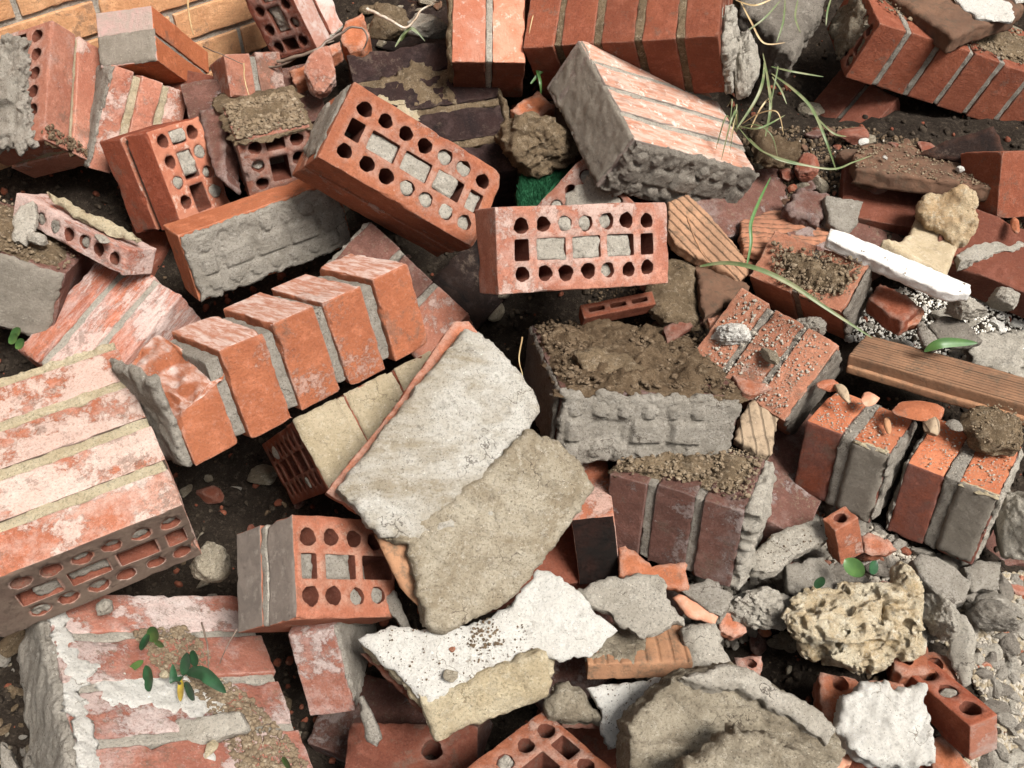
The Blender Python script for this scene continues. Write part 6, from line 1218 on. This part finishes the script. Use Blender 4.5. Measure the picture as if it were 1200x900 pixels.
chip(972,452,0,(1.8,.8,.7),'orange','tile_shard','orange hollow tile shard at the foot of the dusty bricks','tile',46)
chip(1040,498,-1.4,(1.4,.4,.3),'rib','tile_shard','thin brown splinter on the left two-brick block','tile',47)
chip(529,791,-3.6,(.9,.8,.25),'stone','stone','flat brown flake on the white slab','stone',48)
chip(530,761,-3.4,(.4,.35,.25),'bright','brick_chip','tiny orange crumb on the white slab','brick',49)
chip(903,417,.5,(1.6,1.0,.6),'stone','stone','brown flat stone on the dusty orange bricks','stone',50)
chip(155,879,-2.5,(.8,.7,.5),'cream','stone','cream pebble on the bottom left block','stone',51)
chip(224,884,-3,(1.0,.8,.6),'plaster','stone','left white pebble on the white smear','stone',52)
chip(243,890,-3,(.8,.8,.5),'plaster','stone','right white pebble on the white smear','stone',53)
chip(246,878,-3.2,(1.0,.6,.5),'cream','stone','cream chip behind the white pebbles at bottom left','stone',54)
chip(193,790,-2.2,(.6,.5,.3),'cream','stone','cream pebble beside the seedling','stone',55)
chip(1012,166,5,(.9,.6,.5),'plaster','stone','white pebble on the soil below the long brick row','stone',56)
chip(1037,185,5,(.5,.35,.3),'plaster','stone','small white pebble above the hollow clay tile','stone',57)
chip(1125,199,5,(.6,.6,.5),'plaster','stone','round white pebble on the right end of the hollow tile','stone',58)
chip(1190,264,3,(1.8,.6,.4),'bright','tile_shard','orange shard at the right edge above the mortar ledge','tile',59)
chip(118,285-6,-2.5,(1.5,.7,.5),'pale','stone','pale mortar crumb on the split brick','stone',60)
# ================================================================ bricks in the dark at the right edge and other fill
def fill(u,v,off,r,rot,mat,name,label,cat,perf=False):
    d0=126/(1-.486*(450-v)/1100)+off; c=np.array([(u-600)/1100*d0,(450-v)/1100*d0,-d0])/100
    cr=np.array([[1,0,0],[0,.70711,-.70711],[0,.70711,.70711]]); c=cr@c+np.array([0,0,1.35])
    d=np.array(r)/100
    if perf: q,F=perfbrick(d,perf_layout(d[0],d[1])); q=q.copy()
    else: q,F,_=boxgrid(d,.008); q,F=weld(q,[F])
    q=boxdeform(q,d,int(u)%97,chip=.005)-d/2
    from mathutils import Euler
    R=np.array(Euler([math.radians(a) for a in rot]).to_matrix()); me=mesh_from(name,q,F,M[mat]); o=bpy.data.objects.new(name,me); COL.objects.link(o)
    o.location=c; o.rotation_euler=[math.radians(a) for a in rot]; setprops(o,label,cat)
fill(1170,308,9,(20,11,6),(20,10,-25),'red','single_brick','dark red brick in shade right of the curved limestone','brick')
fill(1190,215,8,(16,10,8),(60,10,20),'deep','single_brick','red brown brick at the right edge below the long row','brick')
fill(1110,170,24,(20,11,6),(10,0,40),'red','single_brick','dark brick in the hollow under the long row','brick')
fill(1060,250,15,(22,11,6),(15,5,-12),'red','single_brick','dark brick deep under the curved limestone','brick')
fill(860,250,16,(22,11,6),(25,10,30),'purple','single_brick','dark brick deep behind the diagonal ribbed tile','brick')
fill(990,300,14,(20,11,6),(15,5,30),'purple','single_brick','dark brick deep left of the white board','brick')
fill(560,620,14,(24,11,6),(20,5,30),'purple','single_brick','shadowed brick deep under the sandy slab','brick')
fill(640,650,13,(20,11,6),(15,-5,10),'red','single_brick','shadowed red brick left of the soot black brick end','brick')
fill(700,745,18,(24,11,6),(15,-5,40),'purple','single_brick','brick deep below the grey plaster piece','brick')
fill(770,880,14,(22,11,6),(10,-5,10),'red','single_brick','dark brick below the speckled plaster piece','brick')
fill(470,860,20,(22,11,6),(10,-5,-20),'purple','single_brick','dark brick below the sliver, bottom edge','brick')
fill(560,330,27,(24,11,6),(30,0,60),'black','single_brick','dark brick deep in the gap left of the centre brick','brick')  # coloured black so the shade of the gap is in the clay
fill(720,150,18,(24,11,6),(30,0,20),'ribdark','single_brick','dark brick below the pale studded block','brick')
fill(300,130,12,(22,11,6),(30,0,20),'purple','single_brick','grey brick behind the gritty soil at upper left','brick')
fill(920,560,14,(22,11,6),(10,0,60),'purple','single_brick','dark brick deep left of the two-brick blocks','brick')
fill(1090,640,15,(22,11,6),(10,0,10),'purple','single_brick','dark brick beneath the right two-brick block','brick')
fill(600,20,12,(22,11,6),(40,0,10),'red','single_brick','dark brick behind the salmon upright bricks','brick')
fill(470,40,26,(22,11,6),(30,0,-20),'black','single_brick','dark brick under the grassy gap at top middle','brick')  # black colour stands in for deep shade here
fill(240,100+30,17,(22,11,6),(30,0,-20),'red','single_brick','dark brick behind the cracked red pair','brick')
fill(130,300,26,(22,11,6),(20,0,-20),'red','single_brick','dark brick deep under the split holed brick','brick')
# ================================================================ plants, grass, twigs
def ribbon(name,pts,w,mat,label,cat,fold=.25,parent=None,group=None,tip=True,wide=None):
    P=np.array(pts,float); n=len(P); t=np.linspace(0,n-1,max(12,n*8)); 
    def cr(tt):
        i=min(int(tt),n-2);f=tt-i; p0=P[max(i-1,0)];p1=P[i];p2=P[i+1];p3=P[min(i+2,n-1)]
        return .5*((2*p1)+(-p0+p2)*f+(2*p0-5*p1+4*p2-p3)*f*f+(-p0+3*p1-3*p2+p3)*f**3)
    C=np.array([cr(a) for a in t]); T=np.gradient(C,axis=0); T/=np.linalg.norm(T,axis=1,keepdims=True)
    vw=np.array([0,-.7071,.7071]); S=np.cross(T,vw); S/=np.linalg.norm(S,axis=1,keepdims=True); Nn=np.cross(S,T)
    u=np.linspace(0,1,len(t)); prof=(np.sin(np.pi*np.clip(u*.93+.06,0,1))**.6) if wide is None else wide(u)
    W=(w/2*prof)[:,None]; rows=[]
    for k,s in enumerate((-1,-.5,0,.5,1)): rows.append(C+S*W*s-Nn*W*fold*(1-abs(s))*1.2)
    m=len(t); V=np.concatenate(rows); q=[]
    for k in range(4):
        for j in range(m-1): q.append((k*m+j,k*m+j+1,(k+1)*m+j+1,(k+1)*m+j))
    V2=V-np.tile(Nn,(5,1))*.0003; q=np.array(q); Q=np.concatenate([q,q[:,::-1]+len(V)])
    if parent is not None: return obj(name,np.concatenate([V,V2])-np.array(parent.location),[Q],M[mat],parent)
    o=obj(name,np.concatenate([V,V2]),[Q],M[mat]); return setprops(o,label,cat,group)
def tube(name,pts,r,mat,label,cat,parent=None,taper=.4):
    P=np.array(pts,float); n=len(P); t=np.linspace(0,n-1,n*7); C=[]
    for tt in t:
        i=min(int(tt),n-2);f=tt-i; p0=P[max(i-1,0)];p1=P[i];p2=P[i+1];p3=P[min(i+2,n-1)]
        C.append(.5*((2*p1)+(-p0+p2)*f+(2*p0-5*p1+4*p2-p3)*f*f+(-p0+3*p1-3*p2+p3)*f**3))
    C=np.array(C); C=C+vec3(C*60,4)*r*1.2; T=np.gradient(C,axis=0); T/=np.linalg.norm(T,axis=1,keepdims=True)
    a=np.cross(T,[0,0,1.]); a/=np.maximum(np.linalg.norm(a,axis=1,keepdims=True),1e-6); b=np.cross(T,a); k=8; m=len(C); V=[]
    for j in range(m):
        rr=r*(1-(1-taper)*j/m)
        for i in range(k): V.append(C[j]+rr*(a[j]*math.cos(i*6.2832/k)+b[j]*math.sin(i*6.2832/k)))
    q=[(j*k+i,j*k+(i+1)%k,(j+1)*k+(i+1)%k,(j+1)*k+i) for j in range(m-1) for i in range(k)]
    if parent is not None: return obj(name,np.array(V)-np.array(parent.location),[np.array(q)],M[mat],parent)
    return setprops(obj(name,np.array(V),[np.array(q)],M[mat]),label,cat)
ribbon('grass_leaf',PTS['blade_long'],.0065,'grass','long pale green grass blade crossing the dusty bricks right of centre','grass')
ribbon('grass_leaf',PTS['blade_up'],.005,'leafl','short yellow green blade standing above the diagonal ribbed tile','grass')
gt=empty('grass_tuft',PTS['b1'][0],label='tuft of long drooping grass growing out of the rubble at upper right',cat='grass')
for k in ('b1','b2','b3','b4','b5','b6','b7','b8','b15'): ribbon('blade',PTS[k],.0048 if k in('b1','b2','b3') else .003,'grass',None,None,parent=gt)
rg_=np.random.default_rng(77)
for k in range(9):
    b0=np.array(PTS['b1'][0])+rg_.normal(size=3)*[.012,.01,.004]; a=rg_.uniform(-2.2,1.6); L_=rg_.uniform(.05,.16)
    d_=np.array([math.cos(a),math.sin(a)*.8,0])*L_; p_=[b0,b0+d_*.35+[0,0,L_*rg_.uniform(.2,.55)],b0+d_*.75+[0,0,L_*rg_.uniform(.1,.6)],b0+d_+[0,0,-L_*rg_.uniform(-.2,.3)]]
    ribbon('blade',[list(q) for q in p_],rg_.uniform(.0014,.003),'straw' if k%3==0 else 'grass',None,None,parent=gt)
gt=empty('grass_tuft',PTS['b14'][0],label='dry grass hanging over the grey lump at the top edge, right of middle',cat='grass')
for k in ('b9','b10','b11','b12','b13','b14'): ribbon('blade',PTS[k],.003,'straw' if k in('b9','b14') else 'grass',None,None,parent=gt)
gt=empty('grass_tuft',PTS['t1'][-1],label='small green grass tuft between the salmon bricks and pale block',cat='grass')
for k in ('t1','t2','t3'): ribbon('blade',PTS[k],.005,'leafl',None,None,parent=gt)
gt=empty('grass_tuft',PTS['g1'][0],label='bent pale grass sprig above the black bricks',cat='grass')
for k in ('g1','g2','g3'): ribbon('blade',PTS[k],.004,'grass',None,None,parent=gt)
tube('twig',PTS['tw1']+PTS['tw2'][1:],.003,'twigw','pale forked twig above the black bricks at top','twig')
tube('twig',PTS['tw3'],.003,'twig','dark curling twig between the orange brick ends at top','twig')
tube('twig',PTS['tw4'],.0022,'twig','thinner dark twig lying along the standing perforated pair','twig')
tube('twig',PTS['tw5'],.0013,'twig','thin dark twig over the small brick ends','twig')
tube('straw_stalk',PTS['straw1'],.002,'straw','pale straw hanging before the brick wall','straw')
tube('straw_stalk',PTS['straw2'],.0013,'straw','pale straw on the small brick ends','straw')
tube('straw_stalk',PTS['tw6'],.0016,'straw','curved straw on the long top brick row','straw')
tube('twig',PTS['twig7'],.0018,'rib','brown twig on the diagonal ribbed tile','twig')
tube('root',PTS['root1'],.0012,'straw','fine root in the gap left of the studded block','root')
tube('root',PTS['root2'],.0012,'twigw','fine pale root on the corner of the studded block','root')
lw=lambda u:np.sin(np.pi*np.clip(u,0.001,.999))**.8
ribbon('leaf',PTS['lf_long'],.014,'leafl','long green leaf on the white grit at right','leaf',wide=lw)
ribbon('leaf',PTS['lfA1'],.022,'leafl','bright green leaf behind the porous limestone','leaf',wide=lw)
ribbon('leaf',PTS['lfA2'],.014,'leaf','dark green leaf right of the bright one behind the limestone','leaf',wide=lw)
ribbon('leaf',PTS['lfA3'],.013,'leaf','small dark leaf left of the limestone top','leaf',wide=lw)
sd_=empty('seedling',PTS['plB1'][0],label='dark leaved seedling with a yellow leaf on the bottom left block',cat='plant')
for k,w,mt in (('plB1',.012,'leaf'),('plB2',.017,'leaf'),('plB3',.011,'leaf'),('plB4',.013,'leaf'),('plB5',.011,'leaf'),('plY',.009,'yellow')): ribbon('leaf',PTS[k],w,mt,None,None,parent=sd_,wide=lw)
sd_=empty('seedling',PTS['plA'][0],label='smaller seedling with one round pale leaf, left of the dark leaved one',cat='plant')
for k,w,mt in (('plA',.016,'leafl'),('plA2',.012,'leaf'),('plA3',.015,'leaf'),('plA4',.008,'leafl'),('plY2',.008,'leafl')): ribbon('leaf',PTS[k],w,mt,None,None,parent=sd_,wide=lw)
sd_=empty('weed',PTS['pl0'][0],label='bright green weed in the gap at the left edge',cat='plant')
for k in ('pl0','pl1','pl2'): ribbon('leaf',PTS[k],.013,'leafl',None,None,parent=sd_,wide=lw)
ribbon('leaf',PTS['pl3'],.012,'leafl','small green leaf at the bottom edge on the left block','leaf',wide=lw)
tube('twig',PTS['stick1'],.0012,'twig','thin upright stick behind the seedling','twig')
tube('twig',PTS['stick2'],.0010,'twig','fine slanting stick near the perforated pair','twig')
for o in list(bpy.data.objects):
    if '_o' in o: del o['_o']
